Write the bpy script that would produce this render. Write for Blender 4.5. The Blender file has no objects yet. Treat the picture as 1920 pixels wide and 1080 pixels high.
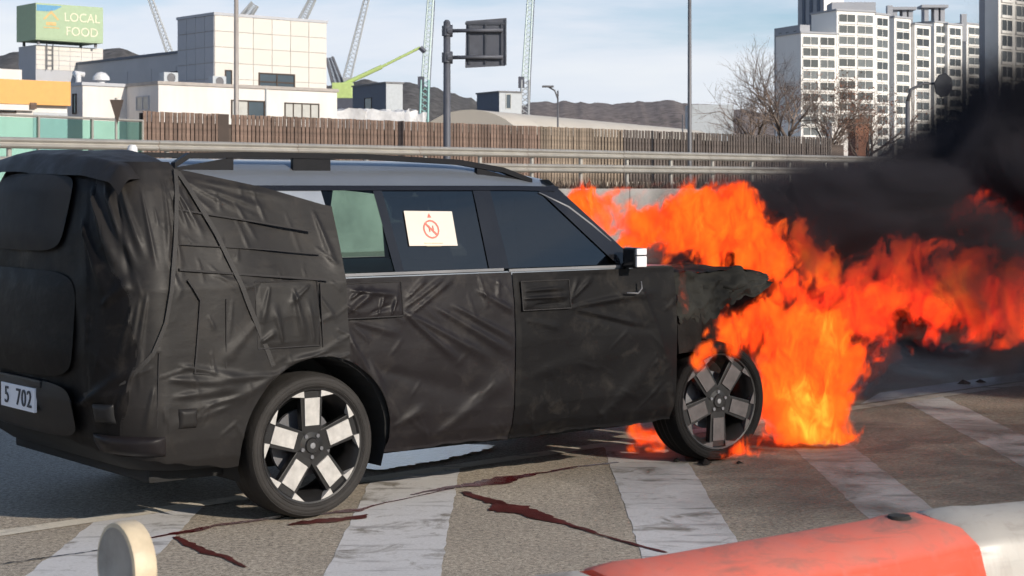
import bpy, bmesh, math, random
import numpy as np
from mathutils import Vector, Matrix

# ------------------------------------------------------------------ camera, sky, sun, exposure
SC = bpy.context.scene
F, CX, YH, H = 3265.0, 960.0, 353.0, 1.611        # focal length (px of a 1920 px frame), horizon row, eye height
cam = bpy.data.cameras.new('camera'); camo = bpy.data.objects.new('camera', cam)
SC.collection.objects.link(camo); SC.camera = camo
cam.sensor_width = 36; cam.lens = F / 1920 * 36; cam.clip_start = .05; cam.clip_end = 6000
cam.shift_y = (YH - 540) / 1920
cam.dof.use_dof = True; cam.dof.focus_distance = 10.; cam.dof.aperture_fstop = 11.
camo.location = (0, 0, H); camo.rotation_euler = (math.pi / 2, 0, 0)

SUN_AZ, SUN_EL = math.radians(-42), math.radians(23)   # direction towards the sun (azimuth from +X)
world = bpy.data.worlds.new('World'); SC.world = world; world.use_nodes = True
sun = bpy.data.lights.new('sun', 'SUN'); suno = bpy.data.objects.new('sun', sun); SC.collection.objects.link(suno)
sun.energy = 5.0; sun.angle = math.radians(.53); sun.color = (1, .90, .77)
sd = Vector((math.cos(SUN_AZ) * math.cos(SUN_EL), math.sin(SUN_AZ) * math.cos(SUN_EL), math.sin(SUN_EL)))
suno.rotation_euler = sd.to_track_quat('Z', 'Y').to_euler()
SKY_STRENGTH = .082
SC.view_settings.view_transform = 'Standard'; SC.view_settings.look = 'None'
SC.view_settings.exposure = 0.0; SC.view_settings.gamma = 1
SC.render.engine = 'CYCLES'
cy = SC.cycles
cy.max_bounces = 10; cy.diffuse_bounces = 3; cy.glossy_bounces = 4; cy.transmission_bounces = 6; cy.transparent_max_bounces = 48
cy.volume_bounces = 0; cy.volume_step_rate = 1.0; cy.volume_max_steps = 256
cy.use_denoising = True; cy.use_adaptive_sampling = True; cy.adaptive_threshold = .03; cy.adaptive_min_samples = 12
try: cy.denoiser = 'OPENIMAGEDENOISE'
except Exception: pass
cy.sample_clamp_indirect = 4.0

# ------------------------------------------------------------------ node helpers
class X:
    """wraps a socket so that maths on it builds Math nodes"""
    nt = None
    def __init__(s, sock): s.s = sock
    @staticmethod
    def m(op, *a, clamp=False):
        n = X.nt.nodes.new('ShaderNodeMath'); n.operation = op; n.use_clamp = clamp
        for i, v in enumerate(a):
            if isinstance(v, X): X.nt.links.new(v.s, n.inputs[i])
            else: n.inputs[i].default_value = v
        return X(n.outputs[0])
    def __add__(s, o): return X.m('ADD', s, o)
    __radd__ = __add__
    def __sub__(s, o): return X.m('SUBTRACT', s, o)
    def __rsub__(s, o): return X.m('SUBTRACT', o, s)
    def __mul__(s, o): return X.m('MULTIPLY', s, o)
    __rmul__ = __mul__
    def __truediv__(s, o): return X.m('DIVIDE', s, o)
    def clamp(s): return X.m('ADD', s, 0.0, clamp=True)
def mapr(x, a, b, c=0., d=1., smooth=False):
    n = X.nt.nodes.new('ShaderNodeMapRange'); n.clamp = True
    if smooth: n.interpolation_type = 'SMOOTHSTEP'
    X.nt.links.new(x.s, n.inputs[0])
    for i, v in zip((1, 2, 3, 4), (a, b, c, d)): n.inputs[i].default_value = v
    return X(n.outputs[0])
def node(t, **kw):
    n = X.nt.nodes.new(t)
    for k, v in kw.items():
        if k in n.inputs: 
            if isinstance(v, X): X.nt.links.new(v.s, n.inputs[k])
            elif isinstance(v, bpy.types.NodeSocket): X.nt.links.new(v, n.inputs[k])
            else: n.inputs[k].default_value = v
        else: setattr(n, k, v)
    return n
def coords(kind='Object', scale=(1, 1, 1), rot=(0, 0, 0), loc=(0, 0, 0)):
    t = X.nt.nodes.new('ShaderNodeTexCoord'); m = X.nt.nodes.new('ShaderNodeMapping')
    X.nt.links.new(t.outputs[kind], m.inputs[0])
    m.inputs['Scale'].default_value = scale; m.inputs['Rotation'].default_value = rot; m.inputs['Location'].default_value = loc
    return m.outputs[0]
def noise(vec, scale=1., detail=4., rough=.5, dist=0., out='Fac'):
    n = X.nt.nodes.new('ShaderNodeTexNoise')
    X.nt.links.new(vec, n.inputs['Vector'])
    n.inputs['Scale'].default_value = scale; n.inputs['Detail'].default_value = detail
    n.inputs['Roughness'].default_value = rough; n.inputs['Distortion'].default_value = dist
    return X(n.outputs[out])
def mixc(fac, a, b, mode='MIX'):
    n = X.nt.nodes.new('ShaderNodeMix'); n.data_type = 'RGBA'; n.blend_type = mode
    for sock, v in ((n.inputs[0], fac), (n.inputs[6], a), (n.inputs[7], b)):
        if isinstance(v, X): X.nt.links.new(v.s, sock)
        elif isinstance(v, bpy.types.NodeSocket): X.nt.links.new(v, sock)
        elif isinstance(v, (int, float)): sock.default_value = v
        else: sock.default_value = (*v, 1) if len(v) == 3 else v
    return n.outputs[2]
def new_mat(name):
    m = bpy.data.materials.new(name); m.use_nodes = True; X.nt = m.node_tree
    b = m.node_tree.nodes['Principled BSDF']
    return m, b
def link(a, b): X.nt.links.new(a.s if isinstance(a, X) else a, b)
def mat(name, col, rough=.6, metal=0., var=.15, vscale=3., bump=0., bscale=40., objvar=0., spec=.5, space='Object', streak=None, coat=0.):
    m, b = new_mat(name)
    v = coords(space, streak or (1, 1, 1))
    n = noise(v, vscale, 5, .6)
    dark = tuple(c * (1 - var) for c in col); lite = tuple(min(1, c * (1 + var)) for c in col)
    c = mixc(mapr(n, .3, .7), dark, lite)
    if objvar:
        oi = X.nt.nodes.new('ShaderNodeObjectInfo')
        hsv = X.nt.nodes.new('ShaderNodeHueSaturation')
        link(c, hsv.inputs['Color'])
        link(mapr(X(oi.outputs['Random']), 0, 1, 1 - objvar, 1 + objvar), hsv.inputs['Value'])
        c = hsv.outputs[0]
    link(c, b.inputs['Base Color'])
    link(mapr(n, .2, .8, max(0, rough - .08), min(1, rough + .08)), b.inputs['Roughness'])
    b.inputs['Metallic'].default_value = metal; b.inputs['Specular IOR Level'].default_value = spec
    b.inputs['Coat Weight'].default_value = coat
    if bump:
        bn = node('ShaderNodeBump', Strength=bump, Distance=.01)
        link(noise(v, bscale, 4, .6), bn.inputs['Height']); link(bn.outputs[0], b.inputs['Normal'])
    return m

# ------------------------------------------------------------------ world nodes
X.nt = world.node_tree
bg = world.node_tree.nodes['Background']
sky = node('ShaderNodeTexSky'); sky.sky_type = 'NISHITA'; sky.sun_disc = False
sky.sun_elevation = SUN_EL; sky.sun_rotation = math.pi / 2 - SUN_AZ
sky.air_density = 1.0; sky.dust_density = .6; sky.ozone_density = 1.6; sky.altitude = 50
cv = coords('Generated', (1.0, 1.0, 5.5), loc=(.35, .2, 0))
cl = noise(cv, 3.1, 7, .55, .25)
cl2 = noise(coords('Generated', (1, 1, 9)), 1.7, 4, .5)
gz = node('ShaderNodeSeparateXYZ'); link(coords('Generated'), gz.inputs[0])
fac = mapr(cl * .7 + cl2 * .45, .42, .67, .10, .90, True) * mapr(X(gz.outputs[2]), .10, .5, 1., .12)
cloudcol = mixc(mapr(cl, .45, .75), (9.4, 10.0, 11.4), (11.6, 11.7, 12.0))
skc = mixc(1., sky.outputs[0], (.98, 1.26, 1.48), 'MULTIPLY')
link(mixc(fac, skc, cloudcol), bg.inputs['Color'])
bg.inputs['Strength'].default_value = SKY_STRENGTH

# ------------------------------------------------------------------ object helpers
def obj(name, me, parent=None, label=None, cat=None, group=None, kind=None, loc=None, rz=None):
    o = bpy.data.objects.new(name, me); SC.collection.objects.link(o)
    if parent is not None: o.parent = parent
    return tag(o, label, cat, group, kind, loc, rz)
def tag(o, label=None, cat=None, group=None, kind=None, loc=None, rz=None):
    if label: o['label'] = label
    if cat: o['category'] = cat
    if group: o['group'] = group
    if kind: o['kind'] = kind
    if loc is not None: o.location = loc
    if rz is not None: o.rotation_euler = (0, 0, rz)
    return o
class MB:
    def __init__(s): s.v = []; s.f = []; s.mi = []
    def add(s, vs, fs, mi=0):
        o = len(s.v); s.v += [tuple(map(float, p)) for p in vs]; s.f += [tuple(i + o for i in f) for f in fs]; s.mi += [mi] * len(fs); return s
    def box(s, a, b, mi=0):
        (x0, y0, z0), (x1, y1, z1) = a, b
        return s.add([(x0, y0, z0), (x1, y0, z0), (x1, y1, z0), (x0, y1, z0), (x0, y0, z1), (x1, y0, z1), (x1, y1, z1), (x0, y1, z1)],
                     [(3, 2, 1, 0), (4, 5, 6, 7), (0, 1, 5, 4), (1, 2, 6, 5), (2, 3, 7, 6), (3, 0, 4, 7)], mi)
    def tube(s, pts, r, n=8, cap=True, mi=0):
        pts = [Vector(p) for p in pts]; k = len(pts)
        if not hasattr(r, '__len__'): r = [r] * k
        ref = None; vs = []; fs = []
        for i, p in enumerate(pts):
            d = (pts[min(i + 1, k - 1)] - pts[max(i - 1, 0)]).normalized()
            if ref is None: ref = d.orthogonal().normalized()
            ref = (ref - d * ref.dot(d)); ref = ref.normalized() if ref.length > 1e-6 else d.orthogonal().normalized()
            q = d.cross(ref)
            for j in range(n):
                a = 2 * math.pi * j / n; vs.append(p + (ref * math.cos(a) + q * math.sin(a)) * r[i])
        for i in range(k - 1):
            for j in range(n): fs.append((i * n + j, i * n + (j + 1) % n, (i + 1) * n + (j + 1) % n, (i + 1) * n + j))
        if cap: fs.append(tuple(range(n))[::-1]); fs.append(tuple((k - 1) * n + j for j in range(n)))
        return s.add(vs, fs, mi)
    def prism(s, poly, axis_vec, mi=0):
        """poly: list of 3-D points, extruded by axis_vec"""
        n = len(poly); a = [Vector(p) for p in poly]; d = Vector(axis_vec)
        return s.add(a + [p + d for p in a], [tuple(range(n))[::-1], tuple(range(n, 2 * n))] + [(i, (i + 1) % n, n + (i + 1) % n, n + i) for i in range(n)], mi)
    def lathe(s, prof, n=48, axis='y', closed=False, mi=0):
        """prof: (radius, along) pairs round the y axis"""
        k = len(prof); vs = []; fs = []
        for r, y in prof:
            for j in range(n):
                a = 2 * math.pi * j / n; vs.append((r * math.cos(a), y, r * math.sin(a)))
        for i in range(k if closed else k - 1):
            i2 = (i + 1) % k
            for j in range(n): fs.append((i * n + j, i * n + (j + 1) % n, i2 * n + (j + 1) % n, i2 * n + j))
        return s.add(vs, fs, mi)
    def grid(s, P, mask=None, mi=0):
        """P: (nu, nv, 3) array"""
        nu, nv = P.shape[:2]; idx = np.arange(nu * nv).reshape(nu, nv)
        fs = []
        for i in range(nu - 1):
            for j in range(nv - 1):
                if mask is None or mask[i, j]: fs.append((idx[i, j], idx[i + 1, j], idx[i + 1, j + 1], idx[i, j + 1]))
        return s.add(P.reshape(-1, 3).tolist(), fs, mi)
    def mesh(s, name, mats, smooth=False, bevel=0., recalc=True, clean=True):
        me = bpy.data.meshes.new(name); me.from_pydata(s.v, [], s.f)
        for m in (mats if isinstance(mats, (list, tuple)) else [mats]): me.materials.append(m)
        if any(s.mi): me.polygons.foreach_set('material_index', s.mi)
        bm = bmesh.new(); bm.from_mesh(me)
        if clean:
            loose = [v for v in bm.verts if not v.link_faces]
            if loose: bmesh.ops.delete(bm, geom=loose, context='VERTS')
        if bevel:
            bmesh.ops.remove_doubles(bm, verts=bm.verts, dist=1e-5)
            es = [e for e in bm.edges if len(e.link_faces) == 2 and e.calc_face_angle(0) > .6]
            bmesh.ops.bevel(bm, geom=es, offset=bevel, segments=2, affect='EDGES', profile=.7)
        if recalc: bmesh.ops.recalc_face_normals(bm, faces=bm.faces)
        bm.to_mesh(me); bm.free()
        if smooth:
            me.shade_smooth()
            if smooth is not True: me.set_sharp_from_angle(angle=smooth)
        return me
    def build(s, name, mats, parent=None, smooth=False, bevel=0., recalc=True, **kw):
        return obj(name, s.mesh(name, mats, smooth, bevel, recalc), parent, **kw)
def empty(name, loc=(0, 0, 0), rz=0., parent=None, **kw):
    return obj(name, None, parent, loc=loc, rz=rz, **kw)
def at(px, py, Y): return Vector(((px - CX) / F * Y, Y, H - (py - YH) * Y / F))     # a measured picture point at its real distance
def gnd(px, py, z=0.):
    Y = (H - z) * F / (py - YH); return Vector(((px - CX) / F * Y, Y, z))
_rng = np.random.default_rng(7)
_LAT = _rng.random((40, 40, 40))
def vnoise(p):
    """smooth value noise in [-1, 1] at points p (..., 3)"""
    p = np.asarray(p, float); i = np.floor(p).astype(int); f = p - i; f = f * f * (3 - 2 * f)
    out = 0
    for dx in (0, 1):
        for dy in (0, 1):
            for dz in (0, 1):
                w = (f[..., 0] if dx else 1 - f[..., 0]) * (f[..., 1] if dy else 1 - f[..., 1]) * (f[..., 2] if dz else 1 - f[..., 2])
                out = out + w * _LAT[(i[..., 0] + dx) % 40, (i[..., 1] + dy) % 40, (i[..., 2] + dz) % 40]
    return out * 2 - 1
def fbm(p, octaves=4, gain=.5):
    a, s = 1., 0
    p = np.asarray(p, float)
    for k in range(octaves):
        s = s + a * vnoise(p + 17.3 * k); p = p * 2.03; a *= gain
    return s
def text_mesh(txt, size, depth, m):
    c = bpy.data.curves.new('lettering', 'FONT'); c.body = txt; c.size = size; c.extrude = depth
    c.align_x = 'CENTER'; c.align_y = 'CENTER'
    o = bpy.data.objects.new('lettering', c); SC.collection.objects.link(o)
    dg = bpy.context.evaluated_depsgraph_get(); me = bpy.data.meshes.new_from_object(o.evaluated_get(dg))
    bpy.data.objects.remove(o); me.materials.clear(); me.materials.append(m); return me
R = math.radians

# ------------------------------------------------------------------ materials
M = {}
def asphalt():
    m, b = new_mat('asphalt')
    v = coords('Object')
    fine = noise(v, 95, 3, .75); grit = noise(v, 38, 4, .7); big = noise(v, .45, 5, .6); mid = noise(v, 2.6, 5, .65)
    c = mixc(mapr(grit * .5 + fine * .5, .40, .62), (.145, .120, .094), (.60, .52, .415))
    c = mixc(mapr(big * .6 + mid * .4, .38, .62), c, mixc(.30, c, (.09, .08, .07)))
    st = mapr(noise(v, 1.5, 6, .7, .6), .60, .72); c = mixc(st * .3, c, (.05, .045, .04))
    link(c, b.inputs['Base Color']); link(mapr(fine, .3, .7, .75, .95), b.inputs['Roughness'])
    bn = node('ShaderNodeBump', Strength=.55, Distance=.006); link(grit * .5 + fine * .5, bn.inputs['Height']); link(bn.outputs[0], b.inputs['Normal'])
    return m
def paint_mat(name, col, worn):
    m, b = new_mat(name); v = coords('Object')
    fine = noise(v, 70, 3, .7); wear = noise(v, 3.2, 7, .72, .5); tyre = noise(coords('Object', (1.2, 6, 1), (0, 0, R(12))), 1.6, 5, .6)
    c = mixc(mapr(fine, .3, .7), tuple(k * .82 for k in col), col)
    c = mixc(mapr(wear, worn, worn + .12), c, (.2, .18, .155))
    c = mixc(mapr(tyre, .56, .68, 0, .7), c, (.15, .14, .135)); c = mixc(mapr(noise(v, 14, 5, .7), .55, .75, 0, .45), c, (.25, .23, .21))
    link(c, b.inputs['Base Color']); b.inputs['Roughness'].default_value = .7
    bn = node('ShaderNodeBump', Strength=.3, Distance=.004); link(fine, bn.inputs['Height']); link(bn.outputs[0], b.inputs['Normal'])
    return m
def fabric(name, col, rough, folds=.5, sheen=.0, spec=.32):
    m, b = new_mat(name); v = coords('Object')
    big = noise(v, 2.2, 4, .55); fine = noise(v, 420, 2, .5); dust = noise(v, 7, 6, .7, .4)
    cr = noise(coords('Object', (1, 1, 1.9), (0, R(28), 0)), 6.5, 3, .5, .3); cr2 = noise(coords('Object', (1, 1, .55), (0, R(-20), 0)), 13., 3, .5, .2)
    ridge = X.m('ABSOLUTE', cr - .5) * -1.6 + X.m('ABSOLUTE', cr2 - .5) * mapr(big, .45, .65, 0., -.8)
    c = mixc(mapr(big, .3, .7), tuple(k * .8 for k in col), tuple(k * 1.2 for k in col)); c = mixc(mapr(dust, .52, .80, 0, .30), c, (.075, .065, .055))
    link(c, b.inputs['Base Color']); link(mapr(dust, .3, .7, rough - .06, rough + .12), b.inputs['Roughness'])
    b.inputs['Specular IOR Level'].default_value = spec
    bn = node('ShaderNodeBump', Strength=folds, Distance=.022); link(ridge + fine * .012, bn.inputs['Height']); link(bn.outputs[0], b.inputs['Normal'])
    return m
M['asphalt'] = asphalt()
M['paint'] = paint_mat('road_paint', (.60, .585, .58), .545)
M['paint_y'] = paint_mat('road_edge_paint', (.66, .60, .50), .57)
M['cover'] = fabric('camouflage_fabric', (.0165, .0150, .0145), .48, .09, .0, .20)
M['cover_d'] = fabric('door_fabric', (.0125, .0104, .0113), .44, .08, .0, .19)
M['cover_f'] = fabric('front_door_fabric', (.0055, .005, .0054), .52, .08, .0, .13)  # blacker cloth; its colour also carries shade on front door and tailgate
M['strap'] = mat('strap_webbing', (.02, .018, .017), .7, bump=.2, bscale=200)
M['seam'] = mat('dark_seam', (.016, .014, .014), .8)
M['silver'] = mat('silver_paint', (.215, .235, .265), .36, .5, .04, coat=.4)
M['blackgloss'] = mat('gloss_black', (.012, .012, .014), .18, 0, .1)
M['blackplastic'] = mat('black_plastic', (.009, .009, .010), .5, 0, .2, 8, .1, 120, spec=.3)
M['underbody'] = mat('underbody_dark', (.012, .012, .012), .9)
M['chrome'] = mat('satin_chrome', (.22, .22, .23), .45, .4, .1)
M['rubber'] = mat('tyre_rubber', (.026, .0235, .022), .75, 0, .3, 9, .25, 90, spec=.3)
M['rubber_burnt'] = mat('burnt_tyre_rubber', (.008, .0075, .0075), .85, 0, .4, 9, .5, 50, spec=.15)
M['rimblack'] = mat('rim_black', (.018, .017, .017), .35, .2, .2)
M['rimsilver'] = mat('machined_alloy', (.47, .45, .425), .4, .25, .16, 22)
M['rimsoot'] = mat('sooty_alloy', (.075, .066, .066), .6, .3, .3, 14)
M['char'] = mat('charred_metal', (.009, .008, .0075), .85, 0, .5, 7, .6, 30, spec=.12)
M['hoodburnt'] = mat('heat_blistered_paint', (.017, .0165, .0145), .8, .0, .8, 3.0, .2, 14, spec=.15)
M['seat'] = mat('seat_fabric', (.03, .03, .032), .85)
def glass(name, tint, refl=1.45):
    m = bpy.data.materials.new(name); m.use_nodes = True; X.nt = m.node_tree; nt = m.node_tree
    nt.nodes.remove(nt.nodes['Principled BSDF']); out = nt.nodes['Material Output']
    tr = node('ShaderNodeBsdfTransparent', Color=(*tint, 1)); gl = node('ShaderNodeBsdfGlossy', Roughness=.02); gl.inputs['Color'].default_value = (.95, .88, .80, 1)
    fr = node('ShaderNodeFresnel', IOR=refl); mx = node('ShaderNodeMixShader')
    link(fr.outputs[0], mx.inputs[0]); link(tr.outputs[0], mx.inputs[1]); link(gl.outputs[0], mx.inputs[2]); link(mx.outputs[0], out.inputs[0]); return m
M['glass'] = glass('tinted_glass', (.035, .045, .045), 2.0)
M['glass_q'] = glass('quarter_glass', (.58, .74, .68), 1.45)
M['paper'] = mat('notice_paper', (.62, .56, .49), .8, 0, .05)
M['red'] = mat('red_print', (.72, .16, .12), .7)
M['plate'] = mat('plate_white', (.72, .75, .82), .45, 0, .05)
M['ink'] = mat('plate_ink', (.03, .035, .05), .6)
M['white'] = mat('white_plastic', (.62, .62, .63), .4)
M['conc'] = mat('concrete', (.30, .29, .28), .9, 0, .3, .8, .3, 30)
M['galv'] = mat('galvanised_steel', (.32, .305, .28), .5, .25, .15, 1.5, 0)
M['galvdark'] = mat('dull_steel', (.13, .13, .14), .55, .3, .2)
M['signback'] = mat('sign_back_grey', (.085, .09, .11), .6, .2, .15)
M['earth'] = mat('dry_earth', (.20, .16, .12), 1, 0, .4, .3)
M['weeds'] = mat('dry_weeds', (.085, .062, .048), 1, 0, .5, 3)
M['wallwhite'] = mat('white_render', (.66, .63, .605), .85, 0, .09, .9, streak=(1, 1, .25))
M['tile'] = mat('cream_panel', (.60, .57, .53), .6, 0, .04, .5, objvar=.035)
M['joint'] = mat('panel_joint', (.36, .33, .31), .9)
M['greywall'] = mat('grey_cladding', (.42, .43, .46), .8, 0, .06, .4)  # on the panelled blocks' left faces this grey stands for shade
M['yellow'] = mat('yellow_fascia', (.64, .34, .10), .6, 0, .05)
M['winglass'] = mat('dark_window_glass', (.05, .07, .09), .08, 0, .3, .2, spec=.8)
M['winblind'] = mat('window_blind', (.42, .42, .40), .6, 0, .1)
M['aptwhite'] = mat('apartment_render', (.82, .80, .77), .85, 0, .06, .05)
M['aptgrey'] = mat('apartment_grey', (.33, .34, .37), .85, 0, .08, .05)  # grey trim colour, also painted on the flanks as their shade
M['aptglass'] = mat('apartment_glass', (.10, .11, .115), .25, 0, .35, .12, spec=.7, objvar=.6)
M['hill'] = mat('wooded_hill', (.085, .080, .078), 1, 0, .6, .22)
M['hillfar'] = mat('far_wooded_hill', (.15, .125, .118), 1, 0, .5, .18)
M['board'] = mat('fence_board', (.165, .112, .088), .85, 0, .45, .9, objvar=.28, streak=(1, 1, 4))
M['boardlight'] = mat('pale_fence_board', (.21, .165, .125), .85, 0, .45, .9, objvar=.28, streak=(1, 1, 4))
M['boarddark'] = mat('weathered_fence_board', (.095, .078, .07), .85, 0, .4, .9, objvar=.25, streak=(1, 1, 4))
M['fenceframe'] = mat('fence_frame', (.06, .045, .038), .9)
M['bark'] = mat('bark', (.10, .078, .066), .95, 0, .3, 3)
M['twig'] = mat('winter_twigs', (.19, .145, .12), .95, 0, .3, 1)
M['rust'] = mat('withered_leaves', (.17, .075, .045), .9, 0, .4, 1)
M['tent'] = mat('cream_tarpaulin', (.54, .49, .42), .6, 0, .05, .3)
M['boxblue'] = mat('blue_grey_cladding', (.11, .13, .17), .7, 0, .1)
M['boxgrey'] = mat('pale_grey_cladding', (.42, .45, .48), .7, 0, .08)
M['teal'] = mat('teal_paint', (.26, .47, .46), .5, 0, .15, 2)
M['paleteal'] = mat('pale_mast_paint', (.50, .60, .58), .5, 0, .15, 2)
M['lime'] = mat('lime_paint', (.46, .58, .22), .5, 0, .1)
M['cranegrey'] = mat('crane_grey', (.36, .38, .40), .6, 0, .1)
M['cranedark'] = mat('crane_dark', (.07, .075, .10), .6, 0, .1)
M['signgreen'] = mat('sign_green', (.33, .43, .28), .6, 0, .06)
M['signblue'] = mat('sign_blue', (.10, .28, .46), .6)
M['signcream'] = mat('sign_cream', (.66, .63, .48), .6)
M['signgold'] = mat('sign_gold', (.55, .38, .16), .6)
M['orange'] = mat('barrier_orange', (.80, .115, .045), .42, 0, .06, 4, .06, 60)
def dusty(name, col, dust, amt):
    m, b = new_mat(name); v = coords('Object')
    geo = node('ShaderNodeNewGeometry'); sep = node('ShaderNodeSeparateXYZ'); link(geo.outputs['Normal'], sep.inputs[0])
    up = mapr(X(sep.outputs[2]), .45, .9, 0, 1); n = noise(v, 5, 6, .65, .4); blot = noise(coords('Object', (.6, 1.6, 1)), 3.2, 6, .65, 1.0); scuff = noise(coords('Object', (1, 1, 7), (0, R(12), 0)), 9, 6, .7, .3); run = noise(coords('Object', (9, 9, .7)), 2.2, 5, .6)
    c = mixc((up * mapr(n, .3, .7, .55, 1.0) * amt), col, dust)
    c = mixc(up * mapr(blot, .52, .66, 0, .75), c, (.13, .11, .095))
    c = mixc(mapr(scuff, .56, .72, 0, .45), c, tuple(min(1, k * .5 + .12) for k in col)); c = mixc(mapr(run, .52, .74, 0, .40), c, (.20, .15, .12))
    link(c, b.inputs['Base Color']); link(mapr(up, 0, 1, .42, .85) + mapr(scuff, .5, .7, 0., .15), b.inputs['Roughness'])
    bn = node('ShaderNodeBump', Strength=.12, Distance=.01); link(noise(v, 16, 5, .6), bn.inputs['Height']); link(bn.outputs[0], b.inputs['Normal']); return m
M['barrier_o'] = dusty('dusty_orange_plastic', (.78, .070, .028), (.44, .21, .165), .68)
M['barrier_w'] = dusty('dusty_white_plastic', (.42, .395, .36), (.34, .31, .275), .7)
M['hole'] = mat('dark_hole', (.02, .018, .016), .9)
M['discface'] = mat('reflector_face', (.33, .32, .30), .35, .2, .22, 14)  # white disc: face greyed for shade, rim warmed for sunlight
M['discrim'] = mat('reflector_rim', (.56, .46, .32), .5, 0, .18, 16, .1, 80)
M['stain'] = mat('red_fluid', (.085, .006, .008), .18, 0, .4, 6, .3, 40)
M['stain_dry'] = mat('dried_red_fluid', (.080, .014, .012), .45, 0, .5, 7, .3, 40)
M['ember'] = None

# ------------------------------------------------------------------ road and markings
def road_z(x, y): return 0.
rd = MB(); rd.add([(-400, -60, 0), (400, -60, 0), (400, 400, 0), (-400, 400, 0)], [(0, 1, 2, 3)])
road = rd.build('road', M['asphalt'], kind='structure')
EDGE = lambda x: 8.78 + (x + 1.69) * .945            # the painted edge of the hatched area
def patch(name, poly, m, z, parent, cuts=0):
    b = MB(); b.add([(x, y, z) for x, y in poly], [tuple(range(len(poly)))]); return b.build(name, m, parent, recalc=False)
rnd = random.Random(3)
def ragged(x0, x1, y0, y1a, y1b, step=.09, amp=.007):
    L = []; n = int((y1a - y0) / step)
    for i in range(n + 1): L.append((x0 + rnd.uniform(-amp, amp), y0 + (y1a - y0) * i / n))
    n = int((y1b - y0) / step)
    for i in range(n, -1, -1): L.append((x1 + rnd.uniform(-amp, amp), y0 + (y1b - y0) * i / n))
    return L
for k in range(-2, 9):
    xa, xb = {-2: (-3.2, -2.74), -1: (-2.02, -1.56), 0: (-.78, -.30), 1: (.57, 1.03), 2: (1.74, 2.12), 3: (2.96, 3.33)}.get(k, (-.60 + 1.19 * k, -.22 + 1.19 * k))
    y1a, y1b = EDGE(xa) - .05, EDGE(xb) - .05
    patch('stripe', ragged(xa, xb, 2.0, y1a, y1b), M['paint'], .0018, road)
for side, w0, w1 in (('near', -.09, .09),):
    L = [(-9, EDGE(-9) + w0), (30, EDGE(30) + w0), (30, EDGE(30) + w1), (-9, EDGE(-9) + w1)]
    patch('edge_line', L, M['paint_y'], .0036, road)
patch('edge_line', [(2.6, EDGE(2.6) + .16), (30, EDGE(30) + .30), (30, EDGE(30) + .75), (2.9, EDGE(2.9) + .6)], M['paint'], .0018, road)

# fluid streaks running over the road
def streak(name, pts, m, label, seed, z=.0054, rag=.35):
    r_ = random.Random(seed); L = []; Rr = []
    P = [gnd(*p[:2]) for p in pts]; W = [p[2] for p in pts]
    dense = []
    for i in range(len(P) - 1):
        n = max(2, int((P[i + 1] - P[i]).length / .016))
        for k in range(n): t = k / n; dense.append((P[i].lerp(P[i + 1], t), W[i] + (W[i + 1] - W[i]) * t))
    dense.append((P[-1], W[-1]))
    for i, (p, w) in enumerate(dense):
        d = (dense[min(i + 1, len(dense) - 1)][0] - dense[max(i - 1, 0)][0]).normalized(); n = Vector((-d.y, d.x, 0))
        fa, fb = (float(fbm(np.array([i * .16, sd_ + seed * 7.3, .5]), 4, .6)) for sd_ in (0., 3.7)); wob = n * .018 * float(fbm(np.array([i * .05, seed * 3.1, 2.]), 3))
        L.append(p + wob + n * w * max(.25, .85 + .6 * fa)); Rr.append(p + wob - n * w * max(.25, .85 + .6 * fb))
    b = MB(); k = len(L); b.add([(p.x, p.y, z) for p in L + Rr], [(i, i + 1, k + i + 1, k + i) for i in range(k - 1)])
    o = b.build(name, m, recalc=False); return tag(o, label, 'stain', 'red fluid trails on the road')
streak('fluid_stain', [(278, 1013, .008), (330, 1003, .034), (420, 985, .022), (520, 971, .020), (600, 966, .03), (668, 958, .035), (700, 950, .012), (770, 935, .008), (850, 916, .012)], M['stain'], 'wet dark red streak running out beneath the rear wheel', 1)
streak('fluid_stain', [(330, 1008, .02), (370, 1030, .035), (420, 1048, .024), (456, 1066, .008)], M['stain_dry'], 'short brownish red branch trailing towards the lower left corner', 2)
streak('fluid_stain', [(770, 929, .010), (850, 914, .045), (930, 903, .08), (1000, 889, .025), (1090, 876, .02), (1160, 868, .014)], M['stain'], 'dark red streak along the ground below the car doors', 3)
streak('fluid_stain', [(872, 923, .02), (935, 948, .07), (965, 958, .10), (1000, 968, .07), (1060, 984, .020), (1150, 1010, .018), (1250, 1038, .010)], M['stain_dry'], 'long red trail with a ragged blot reaching the orange barrier', 4)
streak('fluid_stain', [(540, 985, .02), (600, 978, .06), (665, 972, .05), (690, 966, .01)], M['stain_dry'], 'small smeared red patch in front of the rear tyre', 5, rag=.8)
def crack(pts, label, seed):
    r_ = random.Random(seed); P = [gnd(*p) for p in pts]; b = MB(); L = []
    for i in range(len(P) - 1):
        for k in range(12): L.append(P[i].lerp(P[i + 1], k / 12) + Vector((r_.uniform(-.008, .008), r_.uniform(-.012, .012), 0)))
    for i in range(len(L) - 1):
        a, c = L[i], L[i + 1]; n = Vector((-(c - a).y, (c - a).x, 0)).normalized() * .006 * r_.uniform(.4, 1.3)
        b.add([(q.x, q.y, 0.0072) for q in (a + n, c + n, c - n, a - n)], [(0, 1, 2, 3)])
    tag(b.build('crack', M['hole'], road, recalc=False))
crack([(0, 1060), (100, 1046), (200, 1032), (280, 1022)], '', 1)
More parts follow.
